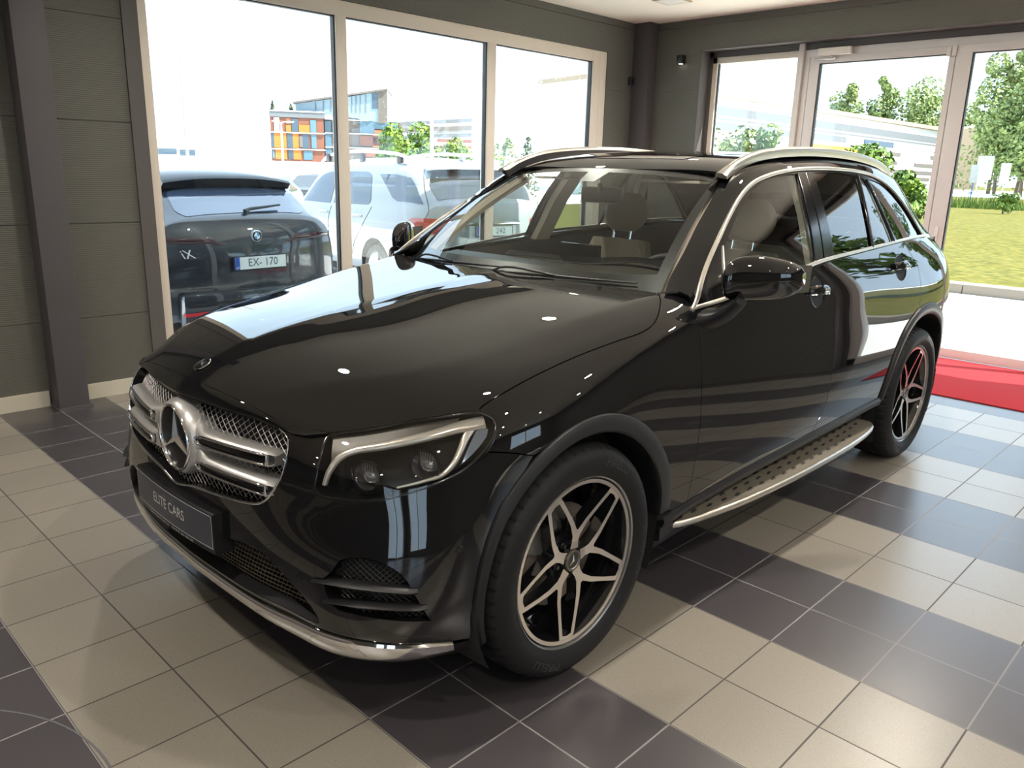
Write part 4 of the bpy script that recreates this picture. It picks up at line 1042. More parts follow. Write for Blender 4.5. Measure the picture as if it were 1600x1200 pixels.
# cowl and wipers
cw = grid(lambda a, b: np.array((-.49 - .13 * abs(a) ** 2.3 - .045 * b + .0, .70 * a, 1.092 - .012 * a * a + .004 * b - .02 * (1 - b))), 30, 3, 'cowl', PLASTIC, CAR)
def wiper(y0, y1, b0, b1, name='wiper'):
    P = [WSP(y0 + (y1 - y0) * u, b0 + (b1 - b0) * u) + np.array((.4, 0, .8)) * .012 for u in np.linspace(0, 1, 14)]
    q = MB(); q.tube(P, [.003 + .003 * math.sin(PI * min(1, u * 1.1)) for u in np.linspace(0, 1, 14)], 6)
    A = [WSP(y0, b0) + np.array((.03, 0, -.01)), WSP(y0 + (y1 - y0) * .15, b0) + np.array((.01, 0, .035)), WSP((y0 + y1) / 2, (b0 + b1) / 2) + np.array((.012, 0, .014))]
    q.tube(spline(A, 5), .0045, 6); q.build(name, PLASTIC, CAR)
wiper(-.86, .02, .01, .045); wiper(-.05, .88, .01, .05)
# side windows
G1 = [[(-.8600, .1060), (-1.0298, .125), (-1.4566, .160), (-1.600, .172)], [(-1.600, .172), (-1.6443, .4541), (-1.7101, .6632)], [(-1.7101, .6632), (-1.5668, .6553), (-1.4247, .6340), (-1.3112, .5880), (-1.1800, .5080), (-1.0651, .4180), (-.9450, .3150)], [(-.9450, .3150), (-.8750, .1861), (-.8600, .1060)]]
G2 = [[(-1.8232, .190), (-1.8868, .196), (-2.249, .2150)], [(-2.249, .2150), (-2.285, .4373), (-2.345, .6583)], [(-2.345, .6583), (-2.10, .672), (-1.8836, .6718)], [(-1.8836, .6718), (-1.84, .4309), (-1.8232, .190)]]
G3 = [[(-2.285, .217), (-2.5261, .232)], [(-2.5261, .232), (-2.475, .42), (-2.4367, .6388)], [(-2.4367, .6388), (-2.39, .655)], [(-2.39, .655), (-2.33, .4551), (-2.285, .217)]]
G4 = [[(-2.60, .236), (-2.85, .242), (-3.150, .2500)], [(-3.150, .2500), (-3.04, .345), (-2.90, .478), (-2.75, .585), (-2.62, .625), (-2.500, .6420)], [(-2.500, .6420), (-2.535, .4323), (-2.60, .236)]]
DLI = [(a, t - .012) for a, t in DLO]
def glasses(mr):
    # black backing of pillars and frames with holes for the panes
    o = [[(-.6690, .0850), (-.85, .092), (-1.4, .135), (-2.1, .19), (-2.7, .222), (-3.2127, .235)], [(-3.2127, .2400)] + DLI[::-1][1:]]
    fr = panel('window_frame', GH, o, GLOSS, CAR, holes=[G1, G2, G3, G4], off=-.006, gap=0, rim=.0, mirror=mr, step=.05)
    for g, m, nm in ((G1, SGLASS, 'front_side_window'), (G2, PGLASS, 'rear_side_window'), (G3, PGLASS, 'rear_vent_window'), (G4, PGLASS, 'quarter_window')):
        panel(nm, GH, g, m, fr, off=-.010, gap=-.004, rim=0, mirror=mr, step=.05)
    # raised pillar blades
    for x0, x1, xt0, xt1 in ((-1.612, -1.692, -1.722, -1.792), (-1.705, -1.808, -1.800, -1.868)):
        panel('pillar_trim', GH, [[(x0, .165), (xt0, .670)], [(xt0, .670), (xt1, .676)], [(xt1, .676), (x1, .176)], [(x1, .176), (x0, .165)]], GLOSS, fr, off=-.001, gap=0, rim=.006, mirror=mr, smooth_segs=False)
    P = resample([np.array(a) for a in ((-.9400, .322), (-.8720, .19), (-.8580, .100))], .03); ribbon('triangle_trim', [GH.pt(a, t, -.004) for a, t in P], [GH.nrm(a, t) for a, t in P], .006, .004, ALU, fr, mirror=mr)
    for g in ([(-2.262, .216), (-2.305, .44), (-2.368, .660)], [(-2.56, .234), (-2.505, .43), (-2.466, .640)]):
        P = resample(spline(g, 6), .03); ribbon('window_divider', [GH.pt(a, t, -.004) for a, t in P], [GH.nrm(a, t) for a, t in P], .020, .006, GLOSS, fr, mirror=mr)
    # silver surround and belt strip
    P = resample(spline([(-.652, .070)] + DLO, 6), .025)
    ribbon('window_surround', [GH.pt(a, t - .004, .0) for a, t in P], [GH.nrm(a, t) for a, t in P], .017, .0045, ALU, CAR, mirror=mr)
    B = spline(BELT1 + BELT2[1:] + BELT3[1:3], 6); B = [b for b in B if b[0] > -3.20]; B = resample(B, .03)
    ribbon('belt_strip', [LB.pt(a, t + .010, .0) for a, t in B], [LB.nrm(a, t) for a, t in B], .016, .0045, ALU, CAR, mirror=mr)
both(glasses)
# roof rails
def rails(mr):
    P = [(-1.175, .612, 1.506), (-1.26, .604, 1.541), (-1.36, .60, 1.574), (-1.50, .598, 1.603), (-1.74, .596, 1.625), (-2.07, .596, 1.636), (-2.44, .596, 1.630), (-2.75, .596, 1.606), (-2.90, .596, 1.578), (-3.0, .594, 1.545)]
    P = [Vector(p) for p in spline(P, 6)]; rings = []
    for i, p in enumerate(P):
        t = (P[min(i + 1, len(P) - 1)] - P[max(i - 1, 0)]).normalized(); up = Vector((0, .25, 1)); up = (up - t * up.dot(t)).normalized(); s = t.cross(up).normalized()
        u = i / (len(P) - 1); w = .017 + .008 * max(0, 1 - u / .12); h = .013
        rings.append([p + s * (a * w) + up * b for a, b in ((1, -.004), (.92, .005), (.6, .010), (0, .012), (-.6, .010), (-.92, .005), (-1, -.004), (-1, -.006 - .02 * min(1, u * 9)), (0, -.008 - .02 * min(1, u * 9)), (1, -.006 - .02 * min(1, u * 9)))])
    q = MB(); q.loft(rings); rl = q.build('roof_rail', ALU, CAR, mirror=mr)
    # the fin that closes the gap under the rail
    V = []; F = []
    for p in P:
        g = GH.drop((p[0], p[1] - .005, p[2])); V += [(p[0], p[1] + .004, p[2]), (g[0], g[1] , g[2] - .004), (p[0], p[1] - .014, p[2]), (g[0], g[1] - .02, g[2] - .004)]
    for i in range(len(P) - 1):
        F += [(4 * i, 4 * i + 4, 4 * i + 5, 4 * i + 1), (4 * i + 2, 4 * i + 6, 4 * i + 7, 4 * i + 3)]
    q = MB(); q.add(V, F, True); q.build('rail_base', PLASTIC, rl, mirror=mr)
both(rails)
# mirrors
def mirrors(mr):
    M0 = []; N = 14
    for i in range(N + 1):
        u = i / N; y = .898 + .182 * u
        e = (max(0, 1 - ((u - .38) / .64) ** 4)) ** .5 if u > .38 else (max(0, 1 - ((.38 - u) / .40) ** 4.2)) ** .5
        e = max(e, .04)
        cx = -.785 - .205 * u; cz = 1.158 + .012 * u; hz = .084 * e; hx = .088 * e
        ring = []
        for k in range(24):
            a = 2 * PI * k / 24; c, s = math.cos(a), math.sin(a)
            x = (abs(c) ** .8) * (1 if c > 0 else -.42) * hx; z = (abs(s) ** .75) * (hz * (1.0 - .55 * max(0, u - .38)) if s > 0 else -hz * .90)
            ring.append((cx + x, y, cz + z + .010 * (1 - abs(c)) * 0))
        M0.append(ring)
    q = MB(); q.loft(M0); mi = q.build('wing_mirror', PAINT, CAR, mirror=mr, sharp=80)
    q = MB(); q.add([(-.832 - .222 * u, .925 + .15 * u, 1.16 + .058 * v) for u, v in ((0, -1), (1, -.8), (1, .85), (0, 1))], [(0, 1, 2, 3)]); q.build('mirror_glass', mat('mirror', (.8, .8, .8, 1), .02, 1.0), mi, mirror=mr)
    # foot on the door
    rings = []
    for u in np.linspace(0, 1, 9):
        y = .862 + .10 * u; cx = -.735 - .045 * u; cz = 1.022 + .075 * u ** 2; hx = .085 - .045 * u; hz = .040 - .012 * u
        rings.append([(cx + math.cos(a) * hx, y, cz + math.sin(a) * hz) for a in [k * PI / 8 for k in range(16)]])
    q = MB(); q.loft(rings); q.build('mirror_foot', mat('mirror foot', (.004, .004, .005, 1), .4, spec=.25), mi, mirror=mr)
both(mirrors)
# ---- tail: liftgate with its window, lower bumper, lamps
def TSP(a, b):
    """tail sheet: a across -1..1, b 0 bottom .. 1 top"""
    z = .28 + b * 1.12; zs = [.28, .45, .65, .80, .95, 1.10, 1.20, 1.30, 1.40]; xc = [-3.74, -3.79, -3.80, -3.78, -3.775, -3.76, -3.70, -3.60, -3.46]; hw = [.66, .70, .73, .735, .72, .68, .63, .60, .57]
    x = np.interp(z, zs, xc); w = np.interp(z, zs, hw); ea = abs(a)
    return np.array((x + .09 * ea ** 3 * (1 if z < 1.15 else .6), w * a, z))
tail = grid(TSP, 24, 24, 'tailgate', PAINT, CAR)
grid(lambda a, b: TSP(a * .82, .76 + b * .20) + np.array((-.004, 0, 0)), 16, 6, 'rear_window', PGLASS, tail)
def tl(mr):
    s = -1 if mr else 1
    q = MB(); V = []; F = []
    for i in range(11):
        for j in range(5):
            p = TSP((.45 + .55 * i / 10), .50 + .09 * j / 4); V.append((p[0] - .006 + .05 * (i / 10) ** 4, p[1] * s, p[2]))
    F = [(i * 5 + j, (i + 1) * 5 + j, (i + 1) * 5 + j + 1, i * 5 + j + 1) for i in range(10) for j in range(4)]
    q.add(V, F, True); q.build('tail_light', mat('red lamp', (.35, .01, .015, 1), .08, coat=1), tail)
both(tl)
# ---- wheels
def arc_text(s, size, r, yoff, a0, m, parent, name, fw=1.0):
    V, F = text_mesh(s, size, fw)
    W = []
    for x, y, z in V:
        rr = r + y; a = a0 - x / r
        W.append((-rr * math.cos(a), yoff, rr * math.sin(a)))
    q = MB(); q.add(W, F); return q.build(name, m, parent, recalc=False)
def wheel(cx, mr, phase=0.0):
    w = thing('wheel'); w.parent = CAR; w.location = (cx, 0, .369)
    # tyre: profile with a shouldered tread, lateral slots cut round the shoulder
    prof = [(.268, .722), (.285, .705), (.325, .695), (.352, .702), (.3655, .722), (.3685, .745), (.3685, .772), (.362, .774), (.362, .781), (.3695, .783), (.3695, .812), (.362, .814), (.362, .822), (.3695, .824), (.3695, .852), (.362, .854), (.362, .861), (.3685, .863), (.3680, .885), (.3655, .903), (.3560, .925), (.3400, .9385), (.3200, .9440), (.3050, .9440), (.2960, .9420), (.2880, .9375), (.2800, .9330), (.2720, .9270), (.266, .918)]
    seg = 336; V = []; F = []; n = len(prof)
    for k in range(seg):
        a = 2 * PI * k / seg; g = (k % 6 == 0)
        for j, (r, y) in enumerate(prof):
            if g and y > .868 and r > .360: r -= .005
            if g and y > .865 and .350 < r <= .360: r -= .0022
            if g and y < .765 and r > .355: r -= .006
            V.append((r * math.cos(a), y, r * math.sin(a)))
    for k in range(seg):
        k2 = (k + 1) % seg
        for j in range(n - 1): F.append((k * n + j, k2 * n + j, k2 * n + j + 1, k * n + j + 1))
    q = MB(); q.add(V, F, True); ty = q.build('tyre', RUBBER, w, mirror=mr, sharp=30)
    LT = mat('tyre lettering', (.028, .028, .03, 1), .35)
    if not mr:
        arc_text('PIRELLI', .034, .318, .9446, math.radians(62), LT, w, 'tyre_lettering', 1.25)
        arc_text('PIRELLI', .034, .318, .9446, math.radians(242), LT, w, 'tyre_lettering', 1.25)
        arc_text('SCORPION', .030, .318, .9446, math.radians(-10), LT, w, 'tyre_lettering', 1.15)
    # rim barrel
    q = MB(); q.lathe([(.268, .715), (.255, .725), (.235, .745), (.225, .80), (.232, .86), (.244, .900), (.2500, .914), (.262, .920)], 96, 'y'); q.build('rim', mat('gloss black rim', (.008, .008, .009, 1), .12, .0, coat=1), w, mirror=mr)
    q = MB(); q.lathe([(.2485, .917), (.2495, .921), (.2610, .922), (.2620, .918)], 96, 'y'); q.build('rim_ring', SILVER, w, mirror=mr)
    q = MB(); q.lathe([(.2645, .917), (.2670, .926), (.2715, .929), (.2740, .924), (.2740, .915)], 96, 'y'); q.build('rim_lip', mat('grey lip', srgb(150, 150, 150), .25, .8), w, mirror=mr)
    # brake disc and caliper
    q = MB(); q.lathe([(.06, .83), (.06, .842), (.165, .842), (.165, .828)], 64, 'y'); q.build('brake_disc', mat('brake disc', srgb(120, 112, 104), .35, .9), w, mirror=mr)
    q = MB(); q.lathe([(.105, .822), (.105, .862), (.178, .862), (.182, .822)], 12, 'y', a0=math.radians(20), a1=math.radians(75), cap=False); q.build('brake_caliper', mat('caliper', srgb(110, 108, 104), .4, .5), w, mirror=mr)
    # five forked spokes
    def pol(r, d): return (r * math.sin(math.radians(d)), r * math.cos(math.radians(d)))
    base = [(-.018, .040), (-.0135, .062), (-.0125, .082), pol(.135, -12.5), pol(.19, -22.2), pol(.236, -28.4), pol(.2505, -29.2), pol(.2505, -36), pol(.243, -36), pol(.241, -33.2)]
    base = [(-.0185, .038), (-.0150, .060), (-.0170, .080), pol(.125, -18.6), pol(.180, -26.2), pol(.236, -31.2), pol(.2400, -36), pol(.2505, -36), pol(.2505, -28.6), pol(.236, -27.4), pol(.180, -21.5), pol(.135, -12.5), (-.0040, .100)]
    outline = base + [(-x, y) for x, y in base[::-1]]
    def ymap(r): return .902 + .018 * min(1, max(0, (r - .06) / .17)) ** 1.2
    for k in range(5):
        an = math.radians(phase + 72 * k)
        def f(a, b, c):
            x = a * math.cos(an) - b * math.sin(an); z = a * math.sin(an) + b * math.cos(an)
            return (x, ymap(math.hypot(a, b)) + c, z)
        r = delaunay_2d_cdt([Vector(p) for p in outline], [(i, (i + 1) % len(outline)) for i in range(len(outline))], [], 1, 1e-6)
        q = MB(); q.cur = 0
        if True:
            q.add([f(v[0], v[1], 0) for v in r[0]], [tuple(t) for t in r[2]])
            q.cur = 1; ol = outline; n_ = len(ol)
            V = [f(p[0], p[1], 0) for p in ol] + [f(p[0] * 1.0, p[1], -.006) for p in ol] + [f(p[0] * 1.0, p[1], -.040) for p in ol]
            q.add(V, [(i, (i + 1) % n_, n_ + (i + 1) % n_, n_ + i) for i in range(n_)] + [(n_ + i, n_ + (i + 1) % n_, 2 * n_ + (i + 1) % n_, 2 * n_ + i) for i in range(n_)])
        q.build('spoke', None, w, mats=[SILVER, MATS['gloss black rim']], mirror=mr, recalc=False)
        # bolt
        bx, bz = .056 * math.sin(an + PI / 5), .056 * math.cos(an + PI / 5)
        q = MB(); q.lathe([(0, .893), (.007, .893), (.008, .886), (.011, .884)], 12, 'y', (-.056 * math.sin(an + PI / 5 * 1), 0, .056 * math.cos(an + PI / 5))); q.build('bolt', mat('bolt', srgb(70, 68, 66), .3, .8), w, mirror=mr)
    q = MB(); q.lathe([(.0, .870), (.075, .874), (.082, .862)], 40, 'y'); q.build('hub', MATS['gloss black rim'], w, mirror=mr)
    q = MB(); q.lathe([(0, .905), (.024, .905), (.027, .908), (.033, .908), (.0365, .903), (.038, .885)], 40, 'y'); hc = q.build('hub_cap', mat('hub cap', srgb(120, 116, 112), .25, .8), w, mirror=mr)
    q = MB(); q.lathe([(0, .9056), (.0235, .9056)], 32, 'y'); V, F = star(0, 0, .0225, .004, .004)
    q.build('cap_face', GLOSS, w, mirror=mr)
    q = MB(); q.add([(z_, .906 + x_, y_) for x_, z_, y_ in [(v[0], v[1], v[2]) for v in V]], F); q.build('cap_star', CHROME, w, mirror=mr, sharp=5)
    return w
wheel(0.0, False, 8); wheel(0.0, True, 20); wheel(-2.873, False, -8); wheel(-2.873, True, 3)
# ---- cabin
LEA = mat('seat leather', srgb(158, 146, 130), .5); HEADL = mat('headliner', srgb(205, 194, 178), .9); DASH = mat('dashboard', srgb(52, 48, 44), .5); CARP = mat('cabin carpet', (.02, .02, .02, 1), .9)
def _hl(a, t): return GH.pt(a, t, -.035)
V = []; F = []; na, ntt = 34, 20
for i in range(na + 1):
    for j in range(ntt + 1):
        V.append(_hl(-1.26 - 2.1 * i / na, HP + (j / ntt - .5) * 2 * (HP - .735)))
F = [(i * (ntt + 1) + j, (i + 1) * (ntt + 1) + j, (i + 1) * (ntt + 1) + j + 1, i * (ntt + 1) + j + 1) for i in range(na) for j in range(ntt)]
q = MB(); q.add(V, F, True); q.build('headliner', HEADL, CAR)
q = MB(); q.box(-3.6, -.45, -.84, .84, .26, .38); q.build('cabin_floor', CARP, CAR)
q = MB(); q.loft([[(-.62, y, 1.072), (-.80, y, 1.095 + .012 * (1 - abs(y))), (-.98, y, 1.118 + .02 * math.exp(-((y - .37) / .2) ** 2)), (-1.03, y, 1.105), (-1.045, y, 1.05), (-1.0, y, .85), (-.95, y, .5), (-.55, y, .5)] for y in np.linspace(-.72, .72, 25)]); q.build('dashboard', DASH, CAR)
q = MB(); q.loft([[(-.99, y, 1.118 + .028 * math.exp(-((y - .37) / .22) ** 2)), (-1.03, y, 1.142 + .032 * math.exp(-((y - .37) / .22) ** 2)), (-1.06, y, 1.128 + .03 * math.exp(-((y - .37) / .22) ** 2)), (-1.03, y, 1.09)] for y in np.linspace(-.40, .58, 21)]); q.build('instrument_hood', GLOSS, CAR, sharp=70)
q = MB(); q.box(-1.07, -1.05, -.10, .12, 1.08, 1.20); q.build('centre_screen', GLOSS, CAR)
sw = thing('steering_wheel'); sw.parent = CAR; M = Matrix.Translation((-1.16, .37, .995)) @ Matrix.Rotation(math.radians(-24), 4, 'Y')
P = [M @ Vector((0, .187 * math.cos(a), .187 * math.sin(a))) for a in np.linspace(0, 2 * PI, 41)[:-1]]
q = MB(); q.tube(P, .016, 10, close=True); q.build('wheel_rim', mat('wheel leather', (.02, .02, .022, 1), .35), sw)
q = MB(); q.rbox(-.02, .03, -.07, .07, -.06, .06, .02, M=M); q.rbox(-.005, .012, -.18, .18, -.018, .022, .006, M=M); q.rbox(-.005, .012, -.02, .02, -.18, 0, .006, M=M); q.build('wheel_hub', PLASTIC, sw)
def seat(x, y, w, zt, name, lean=.22, hr=True):
    t = thing(name); t.parent = CAR
    q = MB(); q.rbox(x, x + .52, y - w, y + w, .50, .68, .06, seg=3); q.build('seat_cushion', LEA, t)
    M = Matrix.Translation((x + .06, y, .62)) @ Matrix.Rotation(-lean, 4, 'Y')
    rings = []
    for k in range(9):
        u = k / 8; z = u * (zt - .62); ww = w * (1 - .28 * u ** 3); th = .075 * (1 - .35 * u)
        rings.append([M @ Vector((math.copysign(abs(math.cos(a)) ** .6, math.cos(a)) * th, math.copysign(abs(math.sin(a)) ** .6, math.sin(a)) * ww, z)) for a in np.linspace(0, 2 * PI, 21)[:-1]])
    q = MB(); q.loft(rings); q.build('seat_back', LEA, t)
    q = MB()
    P = [M @ Vector((.060 * (1 - .35 * u), s * w * (1 - .28 * u ** 3) * .86, u * (zt - .62))) for s, u in [(-1, .3), (-1, .6), (-1, .85), (-.7, .97), (0, 1.0), (.7, .97), (1, .85), (1, .6), (1, .3)]]
    q.tube(spline(P, 6), .004, 5); q.build('seat_piping', mat('piping', srgb(190, 180, 165), .6), t)
    if hr:
        rings = []
        for k in range(11):
            u = k / 10; z = zt - .62 + .05 + .20 * u; e = math.sin(PI * (.08 + .84 * u)) ** .45
            rings.append([M @ Vector((-.005 + math.copysign(abs(math.cos(a)) ** .7, math.cos(a)) * .05 * e, math.copysign(abs(math.sin(a)) ** .7, math.sin(a)) * .135 * e, z)) for a in np.linspace(0, 2 * PI, 21)[:-1]])
        q = MB(); q.loft(rings); q.build('headrest', LEA, t)
        q = MB()
        for s in (-1, 1): q.tube([M @ Vector((0, s * .055, zt - .66)), M @ Vector((0, s * .055, zt - .55))], .007, 8)
        q.build('headrest_post', CHROME, t)
seat(-1.80, .37, .25, 1.17, 'front_seat'); seat(-1.80, -.36, .25, 1.17, 'front_seat')
seat(-2.75, 0, .66, 1.12, 'rear_seat', hr=False)
for y in (-.40, .40):
    q = MB(); q.rbox(-2.99, -2.90, y - .12, y + .12, 1.13, 1.28, .03); q.build('rear_headrest', LEA, CAR)
def trims(mr):
    q = MB(); q.loft([[(x, .80, .38), (x, .805, 1.0), (x, .825 if x > -3 else .78, 1.075 + .045 * (-x - .65)), (x, .80, 1.085 + .045 * (-x - .65)), (x, .74, 1.0), (x, .76, .38)] for x in (-.70, -1.2, -1.8, -2.4, -2.9, -3.3)]); q.build('door_lining', DASH, CAR, mirror=mr)
    # inner pillars
    def pil(pts, w, nm):
        q = MB(); rings = []
        for a, t in pts:
            p = GH.pt(a, t, -.03); rings.append([(p[0] - w, p[1], p[2]), (p[0] + w, p[1], p[2]), (p[0] + w * .8, p[1] - .03, p[2] - .005), (p[0] - w * .8, p[1] - .03, p[2] - .005)])
        q.loft(rings); q.build(nm, HEADL, CAR, mirror=mr)
    pil([(-1.70, .17), (-1.745, .45), (-1.80, .70)], .07, 'centre_pillar_lining'); pil([(-2.58, .23), (-2.51, .45), (-2.44, .66)], .05, 'rear_pillar_lining')
    q = MB(); P = [np.array(WSP(.965, b)) * np.array((1, 1, 1)) + np.array((-.03, 0, -.03)) for b in np.linspace(0, 1, 9)]; q.tube(P, .028, 6); q.build('front_pillar_lining', HEADL, CAR, mirror=mr)
    q = MB(); s = 1; q.rbox(-1.36, -1.27, .14, .46, 1.472, 1.484, .005, M=None); q.build('sun_visor', HEADL, CAR, mirror=mr)
both(trims)
q = MB(); q.rbox(-1.225, -1.195, -.115, .115, 1.375, 1.445, .015); q.tube([(-1.19, 0, 1.46), (-1.20, 0, 1.42)], .012, 6); q.build('rear_view_mirror', PLASTIC, CAR)
q = MB(); q.loft([[(-.55, -.80, .3), (-.55, .80, .3), (-.55, .80, .98), (-.55, -.80, .98)], [(.60, -.42, .3), (.60, .42, .3), (.60, .42, .78), (.60, -.42, .78)]], smooth=False); q.build('engine_bay', DARK, CAR)
q = MB(); q.box(-3.7, .55, -.55, .55, .20, .30); q.build('underbody', DARK, CAR)
# ---------------------------------------------------------------- outside: ground
def gz(x, y):
    """ground height outside: the car park lies a little lower than the showroom floor"""
    p = min(max(-.26 + (y - 1.7) * .033, -.30), -.10)
    w = min(max((-x - 4.2) / 1.6, 0), 1) if y > 5 else (1 if x < -4 else 0)
    return -.02 * (1 - w) + p * w
def ground(name, x0, x1, y0, y1, dz, m, n=40):
    V = []; F = []
    xs = np.linspace(x0, x1, n); ys = np.linspace(y0, y1, n)
    for x in xs:
        for y in ys: V.append((x, y, gz(x, y) + dz))
    F = [(i * n + j, (i + 1) * n + j, (i + 1) * n + j + 1, i * n + j + 1) for i in range(n - 1) for j in range(n - 1)]
    q = MB(); q.add(V, F); o = q.build(name, m, recalc=False); o['kind'] = 'structure'; return o
m, N, L, B = node_mat('pale paving'); nz = N.new('ShaderNodeTexNoise'); nz.inputs['Scale'].default_value = 30; g = N.new('ShaderNodeNewGeometry'); L.new(g.outputs['Position'], nz.inputs['Vector'])
L.new(mixc(N, L, nz.outputs[0], srgb(226, 224, 220), srgb(240, 238, 234)), B.inputs['Base Color']); B.inputs['Roughness'].default_value = .9; PAVE = m
ground('car_park', -30, -4.36, -60, 10.45, 0, PAVE, 60); ground('forecourt', -4.36, 14, 5.70, 10.45, 0, PAVE, 24)
q = MB(); q.box(XW - .3, XR + .3, YB - .3, YE + .30, -.6, -.13); q.box(XW - .32, XW - .25, YB - .3, YE + .32, -.6, .0); o = q.build('foundation', mat('plinth', srgb(120, 118, 114), .8)); o['kind'] = 'structure'
m, N, L, B = node_mat('lawn'); g = N.new('ShaderNodeNewGeometry')
nz = N.new('ShaderNodeTexNoise'); nz.inputs['Scale'].default_value = 7; nz.inputs['Detail'].default_value = 8; L.new(g.outputs['Position'], nz.inputs['Vector'])
nb = N.new('ShaderNodeTexNoise'); nb.inputs['Scale'].default_value = .35; L.new(g.outputs['Position'], nb.inputs['Vector'])
rp = N.new('ShaderNodeValToRGB'); rp.color_ramp.elements[0].position = .36; rp.color_ramp.elements[0].color = srgb(64, 67, 26); rp.color_ramp.elements[1].position = .66; rp.color_ramp.elements[1].color = srgb(110, 103, 50); L.new(nz.outputs[0], rp.inputs[0])
L.new(mixc(N, L, mth(N, L, 'MULTIPLY', nb.outputs[0], .5), rp.outputs[0], srgb(96, 91, 42)), B.inputs['Base Color']); B.inputs['Roughness'].default_value = 1; B.inputs['Specular IOR Level'].default_value = .1; LAWN = m
q = MB(); q.box(-23, 40, 10.78, 52, -.30, .085); o = q.build('lawn', LAWN); o['kind'] = 'structure'
q = MB()
for i in range(64):
    x = -23 + i * 1.0; q.rbox(x + .004, x + .996, 10.44, 10.80, -.3, .115, .012)
o = q.build('kerb', mat('kerb stone', srgb(118, 108, 98), .85, bump=(40, .4))); o['kind'] = 'structure'
q = MB(); q.box(-260, 90, 52, 330, -.35, -.02); o = q.build('meadow', LAWN); o['kind'] = 'structure'
q = MB(); q.box(-260, 90, 92, 170, -.3, .06); o = q.build('road', PAVE); o['kind'] = 'structure'
q = MB(); q.add([(-23, -60, -.16), (-23, 92, -.16), (-38, 92, -.10), (-38, -60, -.10), (-54, 92, 1.72), (-54, -60, 1.72), (-130, 92, 1.9), (-130, -60, 1.9)], [(0, 1, 2, 3), (3, 2, 4, 5), (5, 4, 6, 7)]); o = q.build('far_pavement', PAVE); o['kind'] = 'structure'
# uncut grass along the far edge of the lawn
rnd = random.Random(4)
q = MB(); V = []; F = []
for i in range(9000):
    x = rnd.uniform(-34, 12); y = 48.5 + rnd.random() ** 1.3 * 3.6; h = rnd.uniform(.35, .95) * (1.0 if y > 49.2 else .6); a = rnd.uniform(0, PI); w = rnd.uniform(.02, .05)
    dx, dy = math.cos(a) * w, math.sin(a) * w; l = rnd.uniform(-.15, .15); n = len(V)
    V += [(x - dx, y - dy, .05), (x + dx, y + dy, .05), (x + l, y + l * .5, h)]; F.append((n, n + 1, n + 2))
q.add(V, F); o = q.build('uncut_grass', mat('meadow grass', srgb(84, 106, 34), .9), recalc=False); tag(o, 'band of tall uncut green grass beyond the mown lawn', 'grass', kind='stuff')
# ---- leafy things
def leafcloud(seed, blobs, n, size, flat=1.0):
    r = random.Random(seed); V = []; F = []
    for i in range(n):
        cx, cy, cz, R = blobs[i % len(blobs)]
        while True:
            p = Vector((r.uniform(-1, 1), r.uniform(-1, 1), r.uniform(-1, 1)))
            if .25 < p.length < 1: break
        p = p.normalized() * (p.length ** .5); c = Vector((cx, cy, cz)) + Vector((p.x, p.y, p.z * flat)) * R
        nn = (p + Vector((r.uniform(-1, 1), r.uniform(-1, 1), r.uniform(-.3, 1)))).normalized(); u = nn.orthogonal().normalized(); w = nn.cross(u); s = size * r.uniform(.6, 1.3); a = r.uniform(0, PI)
        u2 = u * math.cos(a) + w * math.sin(a); w2 = w * math.cos(a) - u * math.sin(a); k = len(V)
        V += [c - u2 * s, c + w2 * s * .55, c + u2 * s, c - w2 * s * .55]; F.append((k, k + 1, k + 2, k + 3))
    return V, F
def leafmat(name, a, b):
    if name in MATS: return MATS[name]
    m, N, L, B = node_mat(name); g = N.new('ShaderNodeNewGeometry'); nz = N.new('ShaderNodeTexNoise'); nz.inputs['Scale'].default_value = 1.3; nz.inputs['Detail'].default_value = 5; L.new(g.outputs['Position'], nz.inputs['Vector'])
    rp = N.new('ShaderNodeValToRGB'); rp.color_ramp.elements[0].position = .35; rp.color_ramp.elements[0].color = a; rp.color_ramp.elements[1].position = .65; rp.color_ramp.elements[1].color = b; L.new(nz.outputs[0], rp.inputs[0])
    L.new(rp.outputs[0], B.inputs['Base Color']); B.inputs['Roughness'].default_value = .7; B.inputs['Transmission Weight'].default_value = 0
    MATS[name] = m; return m
LG1 = leafmat('bright leaves', srgb(56, 86, 16), srgb(104, 130, 26)); LG2 = leafmat('pale birch leaves', srgb(88, 110, 58), srgb(146, 158, 90)); LG3 = leafmat('conifer leaves', srgb(48, 70, 52), srgb(82, 96, 64))
BARK = mat('bark', srgb(110, 96, 80), .9)
